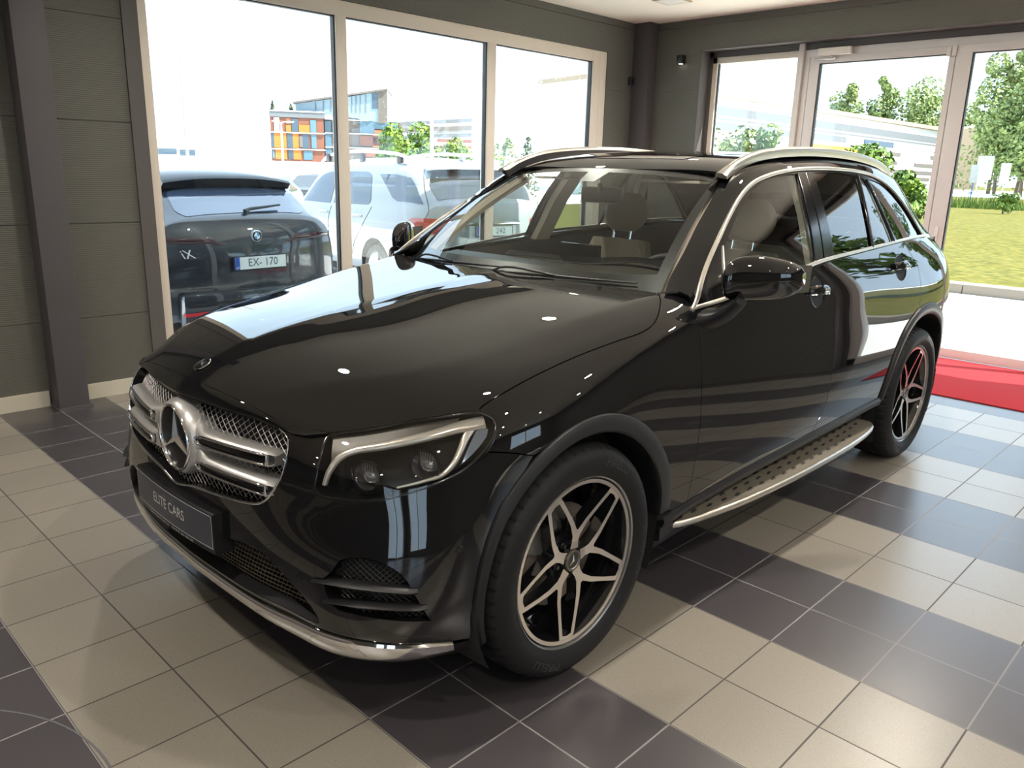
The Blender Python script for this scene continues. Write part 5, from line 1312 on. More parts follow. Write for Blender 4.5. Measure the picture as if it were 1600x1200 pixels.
def tree(name, loc, h, w, leaf, n, seed, label, group=None, shape='round', size=.16, cat='tree'):
    t = thing(name, loc, 0, label, cat, group); r = random.Random(seed); B_ = []
    if shape == 'round':
        for i in range(9): a = r.uniform(0, 2 * PI); d = r.uniform(0, .30) * w; B_.append((math.cos(a) * d, math.sin(a) * d, h * r.uniform(.35, .80), w * r.uniform(.17, .27)))
        B_.append((0, 0, h * .84, w * .2))
    elif shape == 'tall':
        for i in range(14): z = h * (.22 + .75 * i / 13); k = (1 - (i / 13) ** 1.6) * .36 + .09; a = r.uniform(0, 2 * PI); B_.append((math.cos(a) * w * .14, math.sin(a) * w * .14, z, w * k * r.uniform(.8, 1.2)))
    elif shape == 'cone':
        for i in range(9): z = h * (.15 + .82 * i / 8); B_.append((r.uniform(-.05, .05) * w, 0, z, w * (.42 * (1 - i / 8) + .05)))
    elif shape == 'bush':
        for i in range(10): a = r.uniform(0, 2 * PI); d = r.uniform(.1, .42) * w; B_.append((math.cos(a) * d, math.sin(a) * d * .5, h * r.uniform(.25, .72), w * r.uniform(.10, .2)))
    V, F = leafcloud(seed, B_, n, size); q = MB(); q.add(V, F); q.build('foliage', leaf, t, recalc=False)
    q = MB(); top = h * (.75 if shape != 'bush' else .5)
    q.tube([(0, 0, -.1), (r.uniform(-.05, .05) * h, 0, top * .5), (0, 0, top)], [.035 * h * .5 + .03, .03 * h * .4 + .02, .02], 7); q.build('trunk', BARK, t)
    return t
tree('tree', (-34.6, 25.2, -.28), 4.15, 3.0, LG1, 2600, 11, 'bright green leafy tree behind the white car, leftmost of the three round trees', shape='round', size=.13)
tree('tree', (-33.75, 26.35, -.28), 4.20, 3.3, LG1, 2800, 12, 'bright green leafy tree left of the white lamp post behind the white car', shape='round', size=.13)
tree('tree', (-32.6, 27.9, -.28), 3.5, 2.6, LG1, 2200, 13, 'lower bright green tree right of the white lamp post', shape='round', size=.12)
tree('tree', (-27.1, 26.1, -.2), 3.15, 1.7, LG2, 500, 14, 'sparse young green tree seen just right of the second window mullion', shape='tall', size=.12)
tree('tree', (-26.3, 26.95, -.2), 3.25, 1.9, LG3, 600, 15, 'young conifer standing in the open right of the sparse green tree', shape='cone', size=.09)
tree('tree', (-24.2, 29.0, -.2), 2.55, 1.0, LG2, 120, 16, 'tiny pale sapling above the roof of the black car', shape='tall', size=.10)
tree('tree', (-23.3, 30.2, -.2), 3.4, 1.2, LG3, 260, 17, 'thin conifer sapling beside the right edge of the window wall', shape='cone', size=.08)
tree('bush', (-16.2, 28.2, -.05), 4.3, 4.0, LG2, 1700, 18, 'loose pale green bush seen through the left entrance pane', shape='bush', size=.11, cat='bush')
tree('bush', (-14.4, 29.0, -.05), 4.6, 2.8, LG1, 1700, 19, 'taller yellow green bush beside the pale one in the left entrance pane', shape='bush', size=.11, cat='bush')
tree('bush', (-10.2, 26.4, -.02), 3.3, 3.0, LG1, 2400, 20, 'bright green bush above the rear roof of the black car', shape='bush', size=.10, cat='bush')
tree('bush', (-8.65, 26.6, -.02), 2.1, 2.3, LG1, 1700, 21, 'lower bright green bush sloping down behind the black car tail', shape='bush', size=.10, cat='bush')
tree('bush', (-9.15, 41.8, .08), 1.15, 1.3, LG1, 700, 22, 'small round green bush standing at the edge of the mown lawn', shape='bush', size=.07, cat='bush')
for i, (x, y, h, w, sh, lf, lab) in enumerate(((-84, 199, 23, 13, 'tall', LG2, 'pale tree behind the striped building, leftmost of the treetops above its roof'), (-77, 203, 25, 10, 'tall', LG2, 'pointed birch above the striped building roof, second treetop from left'), (-68.5, 206, 25, 22, 'round', LG2, 'broad pale tree above the roof end of the striped building'), (-60, 208, 20, 14, 'round', LG2, 'tree partly hidden by the door post above the striped building'),
     (-30.6, 122, 18.0, 10, 'tall', LG2, 'tall pale birch just right of the door post'), (-26.8, 120, 15.5, 11, 'round', LG2, 'rounded birch right of the tall one beyond the road'), (-21.8, 118, 20.0, 12, 'tall', LG2, 'tallest tree at the right edge of the photo'), (-17, 112, 16, 10, 'round', LG1, 'yellow green tree at the right edge below the tallest one'), (-10.5, 116, 17, 12, 'round', LG2, 'tree outside the entrance, right of the visible grove'), (-28.3, 116, 12, 8, 'round', LG2, 'low pale tree beside the concrete end of the striped building'),
     (-23.5, 108, 9.5, 8, 'round', LG2, 'lower leafy tree in front of the grove'), (-19.0, 106, 8.5, 8, 'round', LG3, 'bluish tree low in the grove behind the signboards'))):
    tree('tree', (x, y, -.1), h, w, lf, 6500 if i in (2, 4, 5, 6, 7) else 4500, 40 + i, lab, shape=sh, size=.42 if y > 150 else .27)
for i, (x, y, h, w) in enumerate(((10.5, 26, 11, 8), (17, 27, 13, 10), (24, 24, 12, 9), (31, 24, 13, 10), (4.5, 31, 10, 7))):
    tree('tree', (x, y, .05), h, w, LG2 if i % 2 else LG1, 3200, 90 + i, ('leafy tree mirrored in the rear side windows of the black car', 'tall tree on the lawn, second from the left of the mirrored row', 'tree in the middle of the mirrored row on the lawn', 'tree at the far right of the lawn outside', 'slender tree on the lawn nearest the entrance axis')[i], shape='round', size=.26)
# ---- buildings
WHT = mat('white cladding', srgb(190, 190, 190), .7); GRY = mat('grey cladding', srgb(84, 88, 92), .6); GRD = mat('taupe cladding', srgb(86, 80, 76), .6)
ORG = mat('orange panel', srgb(150, 88, 22), .6); BRN = mat('brown panel', srgb(100, 58, 40), .6); BLG = mat('blue building glass', srgb(70, 98, 114), .08, spec=.8); DKG = mat('dark building glass', srgb(52, 66, 78), .08, spec=.8)
YEL = mat('yellow panel', srgb(150, 126, 30), .6); CNC = mat('cast concrete', srgb(136, 122, 104), .8); LBG = mat('pale building glass', srgb(110, 130, 142), .1, spec=.7); TIM = mat('weathered timber cladding', srgb(84, 78, 72), .8)
def facade(A, Bp):
    """maps (s along the front 0..1, z, depth outwards) to a point"""
    A = Vector((A[0], A[1], 0)); Bv = Vector((Bp[0], Bp[1], 0)); d = Bv - A; n = Vector((d.y, -d.x, 0)).normalized()
    if n.dot(Vector((1.3, -2, 0)) - A) < 0: n = -n
    return lambda s, z, o: A + d * s + n * o + Vector((0, 0, z))
def block(q, f, s0, s1, z0, z1, o0, o1):
    V = [f(s, z, o) for s in (s0, s1) for z in (z0, z1) for o in (o0, o1)]
    q.add(V, [(0, 1, 3, 2), (4, 6, 7, 5), (0, 4, 5, 1), (2, 3, 7, 6), (0, 2, 6, 4), (1, 5, 7, 3)])
office = thing('office_building', (0, 0, 0), 0, 'office building with orange and brown panels and a glazed upper storey beyond the parked cars', 'building')
f1 = facade((-59.83, 32.07), (-57.68, 35.67)); U = lambda u: (u - 422) / 83.0; Zv = lambda v: 5.66 - (v - 172) * .0495
q = MB(); block(q, f1, 0, 1, -.3, Zv(173), -9, 0); q.build('wall', BRN, office)
q = MB(); block(q, f1, -.01, 1.03, Zv(182), Zv(172), -9.1, .12)
q.build('parapet', GRY, office); q = MB()
for v in (172, 205.5, 231.5): block(q, f1, -.01, 1.02, Zv(v + 1.2), Zv(v - .4), -.1, .2)
q.build('white_ledges', WHT, office)
for u0, u1, v0, v1, mm in ((428, 436, 183, 205, WHT), (446, 454, 194, 205, ORG), (446, 454, 183, 193, BRN), (455, 465, 184, 205, DKG), (466, 483, 193, 205, ORG), (484, 493, 185, 205, BLG), (423, 427, 207, 230, DKG), (427, 438, 207, 230, ORG), (440, 446, 207, 230, ORG), (447, 456, 208, 230, DKG), (456, 465, 207, 230, ORG), (466, 471, 210, 228, GRD), (471, 481, 208, 230, DKG), (485, 493, 208, 230, BLG), (423.5, 427, 234, 247, BLG), (428, 438, 233, 248, ORG), (440, 446, 233, 248, ORG), (448, 456, 233, 248, DKG), (456, 468, 233, 248, ORG), (472, 486, 234, 248, BLG)):
    q = MB(); block(q, f1, U(u0), U(u1), Zv(v1), Zv(v0), .0, .08); q.build('window' if mm in (DKG, BLG) else 'facade_panel', mm, office)
f2 = facade((-58.2, 36.1), (-54.6, 41.4)); q = MB(); block(q, f2, -.1, 1.0, -.3, 5.25, -8, -.6); q.build('wall', GRD, office)
W2 = lambda u: (u - 505) / 90.0
for u0, u1, v0, v1, mm in ((505, 512, 184, 248, BLG), (514, 524, 186, 206, GRD), (545, 562, 178, 204, BLG), (560, 576, 196, 224, ORG), (545, 575, 206, 222, BRN), (562, 578, 180, 194, BLG), (578, 590, 180, 196, BLG), (546, 580, 225, 240, BRN), (582, 592, 206, 222, GRD)):
    q = MB(); block(q, f2, W2(u0), W2(u1), Zv(v1), Zv(v0), -.6, -.45); q.build('window' if mm is BLG else 'facade_panel', mm, office)
q = MB()
for v in (203, 226, 181): block(q, f2, 0, .98, Zv(v + 1), Zv(v - .6), -.6, -.35)
q.build('white_ledges', WHT, office)
f3 = facade((-59.6, 34.3), (-54.73, 39.93)); W3 = lambda u: (u - 455) / 150.0
def zt3(u): return 6.4 - .05 + (7.67 - 6.4) * W3(u)
V = []; q = MB()
for s, z0, z1 in ((0, 5.7, 6.30), (.62, 5.5, 7.15), (.62, 5.0, 7.15), (1, 5.0, 7.55)): pass
V = [f3(s, z, o) for s, z in ((0, 5.7), (0, 6.3), (.60, 5.35), (.60, 7.0), (1, 4.97), (1, 7.55)) for o in (-6, 0)]
q.add(V, [(0, 1, 3, 2), (0, 4, 5, 1), (2, 3, 7, 6), (0, 2, 6, 4), (1, 5, 7, 3), (4, 8, 9, 5), (6, 7, 11, 10), (8, 10, 11, 9), (4, 6, 10, 8), (5, 9, 11, 7)]); q.build('upper_storey', LBG, office)
q = MB(); V = [f3(s, z + dz, o) for s, z in ((-.02, 6.28), (1.005, 7.56)) for dz in (0, .14) for o in (-6, .35)]
q.add(V, [(0, 1, 3, 2), (4, 6, 7, 5), (0, 4, 5, 1), (2, 3, 7, 6), (0, 2, 6, 4), (1, 5, 7, 3)]); q.build('roof_edge', GRD, office)
q = MB(); block(q, f3, W3(590), 1.0, 4.97, 7.5, .0, .12); q.build('timber_end', TIM, office)
q = MB(); block(q, f3, W3(580), W3(590), 6.1, 7.3, .0, .08); q.build('window', DKG, office)
for u in (532, 546, 553, 560, 569, 487, 500, 512): 
    q = MB(); block(q, f3, W3(u), W3(u + 1.2), 5.75, zt3(u) - .15, 0, .06); q.build('glazing_bar', GRY, office)
for i, (x, y, h) in enumerate(((-60.2, 33.0, .75), (-59.7, 34.4, .6), (-59.3, 35.2, .65))):
    tree('potted_shrub', (x - .8, y, 5.65), h * 1.1, .55, LG3, 160, 70 + i, ('small cone shrub on the office roof terrace, leftmost', 'small shrub on the roof terrace beside the glazed storey', 'small shrub on the roof terrace nearest the window mullion')[i], shape='cone', size=.09, cat='shrub')
# striped hall behind the round trees
st = thing('striped_hall', (0, 0, 0), 0, 'long hall clad in grey and white horizontal stripes behind the round green trees', 'building')
f4 = facade((-71.4, 51.1), (-64.94, 58.9)); q = MB(); block(q, f4, 0, 1, -.3, 5.9, -10, 0); q.build('wall', WHT, st)
def slanted(q, f, s0, s1, za0, za1, zb0, zb1, o0, o1):
    V = [f(s, z, o) for s, zz in ((s0, (za0, za1)), (s1, (zb0, zb1))) for z in zz for o in (o0, o1)]
    q.add(V, [(0, 1, 3, 2), (4, 6, 7, 5), (0, 4, 5, 1), (2, 3, 7, 6), (0, 2, 6, 4), (1, 5, 7, 3)])
q = MB(); slanted(q, f4, 0, 1, 5.0, 5.75, 5.0, 6.95, -10, .0); q.build('roof_slab', WHT, st)
for i, (v0, v1) in enumerate(((185, 191), (196, 203), (208, 214), (219, 224), (229, 233))):
    z1 = 6.9 - (v0 - 183) * .0655; z0 = 6.9 - (v1 - 183) * .0655; k = .90 if i < 3 else .95
    if i < 3: q = MB(); slanted(q, f4, .02, .99, z0 * k - .1, z1 * k - .1, z0, z1, .0, .1); q.build('stripe', GRD if i % 2 else GRY, st)
    else: q = MB(); slanted(q, f4, .62, .99, z0, z1, z0, z1, .0, .1); q.build('stripe', BRN, st)
# long striped building beyond the road, right
lb = thing('striped_building', (0, 0, 0), 0, 'long white and grey striped building with yellow panels and a slanted concrete end', 'building')
f5 = facade((-71.0, 117.9), (-57.4, 189.9)); D5 = math.hypot(13.6, 72)
q = MB(); slanted(q, f5, -.35, .985, -.2, 14.6, -.2, 11.6, -14, 0); q.build('wall', WHT, lb)
q = MB(); slanted(q, f5, -.35, 1.0, 14.6, 15.3, 11.6, 12.3, -14, .8); q.build('roof_edge', CNC, lb)
def bandz(v, s): return None
for z0, z1, s0, s1, mm in ((11.3, 12.7, -.35, .98, GRY), (9.0, 10.2, -.35, .50, GRY), (9.0, 10.2, .58, .72, DKG), (9.1, 10.1, .72, .97, WHT), (7.2, 8.2, -.35, -.05, YEL), (7.2, 8.2, .36, .68, YEL), (7.2, 8.1, .70, .76, GRD), (7.3, 8.1, .92, .97, GRD), (5.2, 6.0, .45, .75, GRD), (5.2, 6.0, .84, .96, GRD), (3.4, 4.2, .58, .96, GRD), (3.4, 4.2, .50, .58, YEL), (1.9, 2.6, .70, .93, GRD), (.6, 1.1, .74, .92, GRD), (10.6, 10.9, -.35, .98, GRY)):
    q = MB(); k = .86; slanted(q, f5, s0, s1, z0 * (1.04 - .17 * (s0 + .35)), z1 * (1.04 - .17 * (s0 + .35)), z0 * (1.04 - .17 * (s1 + .35)), z1 * (1.04 - .17 * (s1 + .35)), .0, .15); q.build('window_band' if mm in (GRD, DKG) else 'stripe', mm, lb)
q = MB(); A = f5(1.0, 0, .8)
V = [(-57.9, 190, -.2), (-52.4, 196, -.2), (-49.6, 197.5, 13.3), (-57.9, 190, 12.2), (-66, 205, -.2), (-58, 205, -.2), (-56, 205, 13.9), (-66, 205, 13.2)]
q.add(V, [(0, 1, 2, 3), (4, 7, 6, 5), (1, 5, 6, 2), (0, 3, 7, 4), (3, 2, 6, 7)]); q.build('concrete_end', CNC, lb)
# pale hall far left with a dark ribbon window; tower at the window edge
ph = thing('pale_hall', (0, 0, 0), 0, 'pale hall with a dark ribbon window, far left above the dark car', 'building')
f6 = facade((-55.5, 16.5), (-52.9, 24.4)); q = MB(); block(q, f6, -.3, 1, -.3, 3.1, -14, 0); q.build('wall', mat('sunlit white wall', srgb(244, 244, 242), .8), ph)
q = MB(); block(q, f6, .52, .66, 1.93, 2.34, 0, .05); q.build('ribbon_window', DKG, ph); q = MB(); block(q, f6, .68, .80, 1.88, 2.30, 0, .05); q.build('ribbon_window', DKG, ph)
q = MB(); q.box(-38.5, -36.6, 44.0, 47.0, -.2, 6.4); q.box(-36.6, -36.4, 44.0, 44.2, .0, 6.5); tag(q.build('tower', mat('pale tower', srgb(205, 214, 218), .6)), 'pale square tower at the right edge of the window wall', 'tower')
# lamp posts
def lamppost(x, y, h, lab, arms=1, m=None):
    t = thing('street_lamp', (x, y, -.25), 0, lab, 'lamp post'); mm = m or mat('lamp post paint', srgb(205, 208, 210), .5)
    q = MB(); q.tube([(0, 0, 0), (0, 0, h * .5), (0, 0, h)], [.09, .07, .045], 8); q.build('pole', mm, t)
    for s in ((1,) if arms == 1 else (1, -1)):
        q = MB(); q.tube([(0, 0, h - .05), (.06 * s, .14 * s, h + .05), (.25 * s, .5 * s, h + .08)], .03, 6); q.rbox(.15 * s - .12, .15 * s + .22, .42 * s - .1, .42 * s + .28, h + .04, h + .10, .02); q.build('lamp_head', mm, t)
GREYP = mat('grey lamp metal', srgb(120, 124, 128), .5)
lamppost(-35.25, 14.2, 7.0, 'tall slim lamp post seen above the dark car in the left window', m=GREYP)
lamppost(-25.6, 20.4, 6.3, 'white lamp post standing among the round trees behind the white car')
lamppost(-46.4, 25.35, 4.3, 'curved double white lamp in front of the orange office building', 2)
# signs
def sign(x, y, z0, z1, w, hp, lab, post):
    t = thing('signboard', (x, y, 0), 0, lab, 'sign'); q = MB(); q.rbox(-w / 2, w / 2, -.03, .03, z0, z1, .02); q.build('board', WHT, t)
    for s in (-.3, .3) if w > 1.2 else (0,): 
        q = MB(); q.tube([(s * w, .05, -.1), (s * w, .05, z1 - .05)], .05, 6); q.build('post', post, t)
BLUEP = mat('blue post', srgb(52, 92, 150), .5)
sign(-17.15, 65.5, 1.45, 2.75, .55, 2, 'white sign on a blue post beside the concrete wall end', BLUEP)
sign(-24.2, 94.5, 1.8, 4.2, 1.5, 2, 'larger white signboard in front of the trees', WHT)
sign(-22.3, 94.8, 1.5, 3.5, .9, 2, 'narrow white signboard right of the larger one', WHT)
# ---------------------------------------------------------------- parked cars outside
def mini(sections, z0, k=1.0):
    s = Surf('x', z0, sections, na=160, nt=160); s.k = k; return s
def flat_panel(name, s, seg, m, parent, off=.004, step=.08, mirror=False, rim=.0):
    return panel(name, s, seg, m, parent, off=off, gap=0, rim=rim, step=step, mirror=mirror, smooth_segs=False, bstep=.05)
def P3(s, L): return [s.inv(p) for p in L]
def wheel_simple(parent, x, y, R, sgn):
    w = thing('wheel'); w.parent = parent; w.location = (x, 0, R)
    q = MB(); q.lathe([(R * .66, y - .2), (R * .9, y - .2), (R, y - .17), (R, y - .04), (R * .93, y - .005), (R * .7, y)], 40, 'y'); q.build('tyre', RUBBER, w, mirror=sgn < 0)
    q = MB(); q.lathe([(R * .70, y - .004), (R * .62, y - .03), (R * .2, y - .035), (0, y - .02)], 30, 'y'); q.build('rim', mat('alloy', srgb(150, 152, 155), .3, .8), w, mirror=sgn < 0)
    q = MB()
    for j in range(5):
        a = j * 2 * PI / 5; M = Matrix.Rotation(a, 4, 'Y'); q.rbox(-.02, .02, y - .03, y - .008, .03, R * .66, .006, M=M)
    q.build('spokes', SATIN, w, mirror=sgn < 0)
# --- white SUV (left rear three-quarter view)
WPAINT = mat('white car paint', srgb(134, 138, 141), .4, 0, .9, coat_ior=1.45)
ml = thing('parked_suv', (-5.78, 4.77, -.16), math.radians(170.8), 'white SUV parked outside behind the window, rear toward the showroom', 'car')
S1 = mini([(-.10, [(.62,.30),(.74,.45),(.78,.62),(.80,.80),(.80,.95),(.78,1.05),(.73,1.12),(.66,1.16),(.5,1.17),(.3,1.175),(0,1.18)]),
 (.02, [(.74,.30),(.86,.45),(.885,.62),(.89,.80),(.885,.95),(.87,1.07),(.835,1.17),(.77,1.25),(.58,1.28),(.3,1.29),(0,1.30)]),
 (.18, [(.80,.30),(.91,.45),(.925,.62),(.93,.80),(.925,.97),(.905,1.10),(.87,1.22),(.79,1.40),(.62,1.47),(.32,1.49),(0,1.50)]),
 (.36, [(.82,.30),(.925,.45),(.945,.62),(.95,.80),(.94,.99),(.915,1.12),(.88,1.24),(.79,1.50),(.66,1.63),(.36,1.665),(0,1.68)]),
 (.60, [(.84,.30),(.93,.45),(.955,.62),(.96,.80),(.945,.99),(.918,1.12),(.885,1.24),(.79,1.52),(.69,1.69),(.42,1.75),(0,1.77)]),
 (1.2, [(.85,.30),(.94,.45),(.965,.62),(.965,.80),(.948,.99),(.92,1.10),(.888,1.20),(.79,1.52),(.69,1.715),(.42,1.78),(0,1.80)]),
 (2.0, [(.85,.30),(.93,.45),(.94,.62),(.95,.80),(.945,.97),(.92,1.07),(.888,1.16),(.79,1.52),(.69,1.72),(.42,1.785),(0,1.80)]),
 (2.9, [(.85,.30),(.93,.45),(.94,.62),(.95,.80),(.945,.95),(.92,1.04),(.888,1.12),(.79,1.50),(.69,1.69),(.42,1.755),(0,1.77)]),
 (3.4, [(.85,.30),(.93,.45),(.94,.62),(.95,.80),(.945,.94),(.92,1.02),(.888,1.10),(.79,1.42),(.68,1.56),(.42,1.62),(0,1.64)]),
 (3.9, [(.85,.30),(.93,.45),(.95,.62),(.955,.80),(.945,.93),(.92,1.0),(.88,1.07),(.80,1.12),(.66,1.16),(.40,1.20),(0,1.22)]),
 (4.5, [(.80,.30),(.88,.45),(.90,.62),(.90,.76),(.88,.86),(.85,.92),(.80,.97),(.72,1.0),(.56,1.03),(.34,1.06),(0,1.08)]),
 (4.78, [(.60,.32),(.68,.45),(.70,.60),(.70,.72),(.68,.80),(.64,.85),(.58,.89),(.50,.91),(.4,.93),(.2,.94),(0,.95)])], .75)
def boxp(s, a0, a1, t0, t1): return [[(a0, t0), (a1, t0)], [(a1, t0), (a1, t1)], [(a1, t1), (a0, t1)], [(a0, t1), (a0, t0)]]
def circ(s, cx, cz, R, y=.93, n=30, flip=False):
    L = [s.inv((cx + R * math.cos(a), y, cz + R * math.sin(a))) for a in np.linspace(0, 2 * PI, n + 1)[:-1]]
    if flip: L = [(a, PI - t) for a, t in L]
    return [L + [L[0]]]
def lowcirc(s, cx, cz, R, y, tl):
    L = [(cx + R * math.cos(a), cz + R * math.sin(a)) for a in np.linspace(-.35, PI + .35, 25)]
    return [s.inv((x, y, z)) for x, z in L]
CAPD = .13
def capx(s, a0, y, z):
    """x of the rounded rear face at height z and offset y"""
    R = np.array([s.pt(a0, t)[1:] for t in np.linspace(s.t0 + .02, PI / 2, 90)]); an = np.arctan2(R[:, 1] - .78, R[:, 0]); rr = np.hypot(R[:, 0], R[:, 1] - .78)
    f = min(1, math.hypot(y, z - .78) / np.interp(math.atan2(z - .78, abs(y) + 1e-6), an, rr)); return a0 - CAPD * (1 - f ** 2.6) ** .75
def car_body(s, a0, a1, wheels, R, y, m, parent, zl, holes=()):
    tlo = lambda x: s.inv((x, y - .05, zl))[1]
    run = [(a0, tlo(a0))]
    for cx in wheels:
        L = [(cx - R, tlo(cx)), *[s.inv((cx - R * math.cos(a), y, .37 + R * math.sin(a))) for a in np.linspace(.0, PI, 21)], (cx + R, tlo(cx))]
        run += L
    run.append((a1, tlo(a1)))
    left = run; right = [(a, PI - t) for a, t in run]
    o = panel('body', s, [left, [left[-1], right[-1]], right[::-1], [right[0], left[0]]], m, parent, gap=0, rim=.0, step=.055, smooth_segs=False, bstep=.04)
    # rounded rear face closing the body
    rim_ = [s.pt(a0, t) for t in np.linspace(tlo(a0), PI - tlo(a0), 81)]; rim_ += [rim_[-1] + (rim_[0] - rim_[-1]) * k / 12 for k in range(1, 12)]; rim_.append(rim_[0]); c = np.array((a0, 0, .78)); rings = []
    for k in range(25):
        f = 1 - (k / 24) ** 1.8; rings.append([np.array((a0 - CAPD * (1 - f ** 2.6) ** .75, c[1] + (p[1] - c[1]) * f, c[2] + (p[2] - c[2]) * f)) for p in rim_])
    q = MB(); q.loft(rings, closed=False, caps=False); q.build('tailgate', m, parent, sharp=80)
    return o
car_body(S1, .02, 4.74, (1.12, 4.02), .43, .95, WPAINT, ml, .36)
q = MB(); q.box(.1, 4.6, -.82, .82, .25, .55); q.build('floor_pan', DARK, ml)
for s in (1, -1):
    for x in (1.12, 4.02): wheel_simple(ml, x, .935, .37, s)
    for cx in (1.12, 4.02):
        q = MB(); q.lathe([(.44, .93), (.45, .6)], 24, 'y', (cx, 0, .37), a0=-.3, a1=PI + .3); q.lathe([(.46, .6), (.0, .6)], 20, 'y', (cx, 0, .37), a0=-.3, a1=PI + .3); q.build('wheel_house', DARK, ml, mirror=s < 0)
CARG = mat('outside car glass', srgb(36, 56, 76), .04, spec=.9); CARK = mat('dark outside glass', (.02, .022, .026, 1), .03, coat=1, coat_ior=1.7)
def side(name, pts, m, y=.84, mirror=False, off=.004): 
    L = [S1.inv((x, y, z)) for x, z in pts]; L.append(L[0]); return flat_panel(name, S1, [L], m, ml, off=off, mirror=mirror, step=.1)
for mr in (False, True):
    side('front_side_window', [(3.62, 1.14), (3.50, 1.27), (3.30, 1.46), (3.08, 1.60), (2.85, 1.665), (2.56, 1.675), (2.60, 1.14)], CARG, mirror=mr)
    side('rear_side_window', [(2.50, 1.15), (2.46, 1.675), (1.95, 1.69), (1.62, 1.685), (1.50, 1.62), (1.36, 1.22), (1.42, 1.17)], CARG, mirror=mr)
    side('quarter_window', [(1.30, 1.655), (.90, 1.66), (.50, 1.62), (.34, 1.50), (.10, 1.26), (.22, 1.255), (.66, 1.25), (.80, 1.29), (1.0, 1.43)], CARG, mirror=mr)
    L = [S1.inv((x, .93, z)) for x, z in ((.66, .86), (.40, 1.02), (.22, 1.11), (.03, 1.125))] + [S1.inv((.03, .88, z)) for z in (1.10, .90)] + [S1.inv((.25, .93, .875))]; L.append(L[0])
    lamp = flat_panel('tail_light', S1, [L], mat('red lamp', (.35, .01, .015, 1), .08, coat=1), ml, off=.012, mirror=mr)
    sg = -1 if mr else 1; V = []; F = []
    for i in range(7):
        for j in range(6):
            y = .885 - .30 * i / 6; z = .905 + (.205 - .03 * i / 6) * j / 5 + .012 * i / 6; V.append((capx(S1, .02, y, z) - .006, y * sg, z))
    F = [(i * 6 + j, (i + 1) * 6 + j, (i + 1) * 6 + j + 1, i * 6 + j + 1) for i in range(6) for j in range(5)]
    q = MB(); q.add(V, F, True); q.build('lamp_inner', MATS['red lamp'] if 'red lamp' in MATS else GASK, lamp)
    L = [S1.inv((x, .93, z)) for x, z in ((.60, .865), (.35, .95), (.10, .99), (.12, .96), (.38, .91), (.5, .87))]; L.append(L[0]); flat_panel('lamp_band', S1, [L], mat('lamp band', srgb(225, 90, 90), .2, coat=1), lamp, off=.016, mirror=mr, step=.05)
    P = [(.72, .64, 1.745), (.9, .645, 1.80), (1.26, .65, 1.838), (2.17, .65, 1.862), (3.05, .63, 1.82), (3.35, .62, 1.755), (3.45, .62, 1.70)]
    q = MB(); q.tube(spline(P, 5), .022, 8); rl = q.build('roof_rail', mat('bright rail', srgb(200, 204, 208), .3, .6), ml, mirror=mr)
    q = MB()
    for x in (.95, 2.0, 3.1): q.rbox(x, x + .12, .62, .66, 1.72, 1.83, .01)
    q.build('rail_foot', PLASTIC, rl, mirror=mr)
    # door shut lines and handles
    for pts in ([(1.30, 1.19), (1.38, 1.05), (1.52, .88), (1.72, .70), (1.80, .55)], [(2.55, 1.14), (2.55, .60), (2.50, .42)], [(3.72, 1.12), (3.62, .8), (3.66, .45)]):
        Q = resample(spline([S1.inv((x, .93, z)) for x, z in pts], 5), .05); q = MB(); q.tube([S1.pt(a, t, .0) for a, t in Q], .005, 4); q.build('shut_line', GASK, ml, mirror=mr)
    for hx in (1.66, 2.75):
        q = MB(); q.tube([S1.pt(*S1.inv((hx + dx, .93, 1.045)), o) for dx, o in ((-.13, .0), (-.10, .03), (.10, .03), (.13, .0))], .014, 6); q.build('door_handle', SATIN, ml, mirror=mr)
Q = [(.12, 1.30), (.20, 1.28)]
def rear(name, pts, m, x=.1, off=.004, s=S1, parent=ml, step=.08):
    L = [s.inv((xx, y, z)) for xx, y, z in pts]; L.append(L[0]); return flat_panel(name, s, [L], m, parent, off=off, step=step)
rear('rear_window', [(.05, .66, 1.30), (.05, 0, 1.32), (.05, -.66, 1.30), (.20, -.70, 1.46), (.33, -.60, 1.62), (.35, 0, 1.66), (.33, .60, 1.62), (.20, .70, 1.46)], CARK)
q = MB(); q.loft([[(.40, y, 1.70 - .05 * abs(y) ** 3), (.22, y, 1.685 - .06 * abs(y) ** 3), (.20, y, 1.665 - .06 * abs(y) ** 3), (.36, y, 1.65 - .05 * abs(y) ** 3)] for y in np.linspace(-.64, .64, 13)]); q.build('roof_spoiler', WPAINT, ml)
q = MB(); q.rbox(.55, .62, -.03, .03, 1.76, 1.83, .02); q.build('roof_antenna', WPAINT, ml)
# plate (rear face), lettering and emblem
def lv_plate(parent, x, yc, zc, txt, tint=srgb(214, 222, 222)):
    q = MB(); q.rbox(x - .016, x, yc - .272, yc + .272, zc - .068, zc + .062, .008); p = q.build('number_plate', mat('plate holder', (.01, .01, .012, 1), .4), parent)
    q = MB(); q.box(x - .018, x - .015, yc - .26, yc + .26, zc - .052, zc + .056); q.build('plate_face', mat('plate white', tint, .4), p)
    q = MB(); q.box(x - .0195, x - .0175, yc + .215, yc + .26, zc - .052, zc + .056); q.build('plate_country_band', mat('eu blue', srgb(40, 84, 170), .4), p)
    V, F = text_mesh(txt, .098, .95); q = MB(); q.add([(x - .0192, yc - .02 - v[0], zc + .002 + v[1]) for v in V], F); q.build('plate_lettering', mat('plate ink', srgb(58, 84, 104), .5), p, recalc=False)
    V, F = text_mesh('LV', .028, 1.0); q = MB(); q.add([(x - .021, yc + .238 - v[0], zc - .036 + v[1]) for v in V], F); q.build('plate_lettering', mat('white ink', srgb(240, 240, 240), .5), p, recalc=False)
    return p
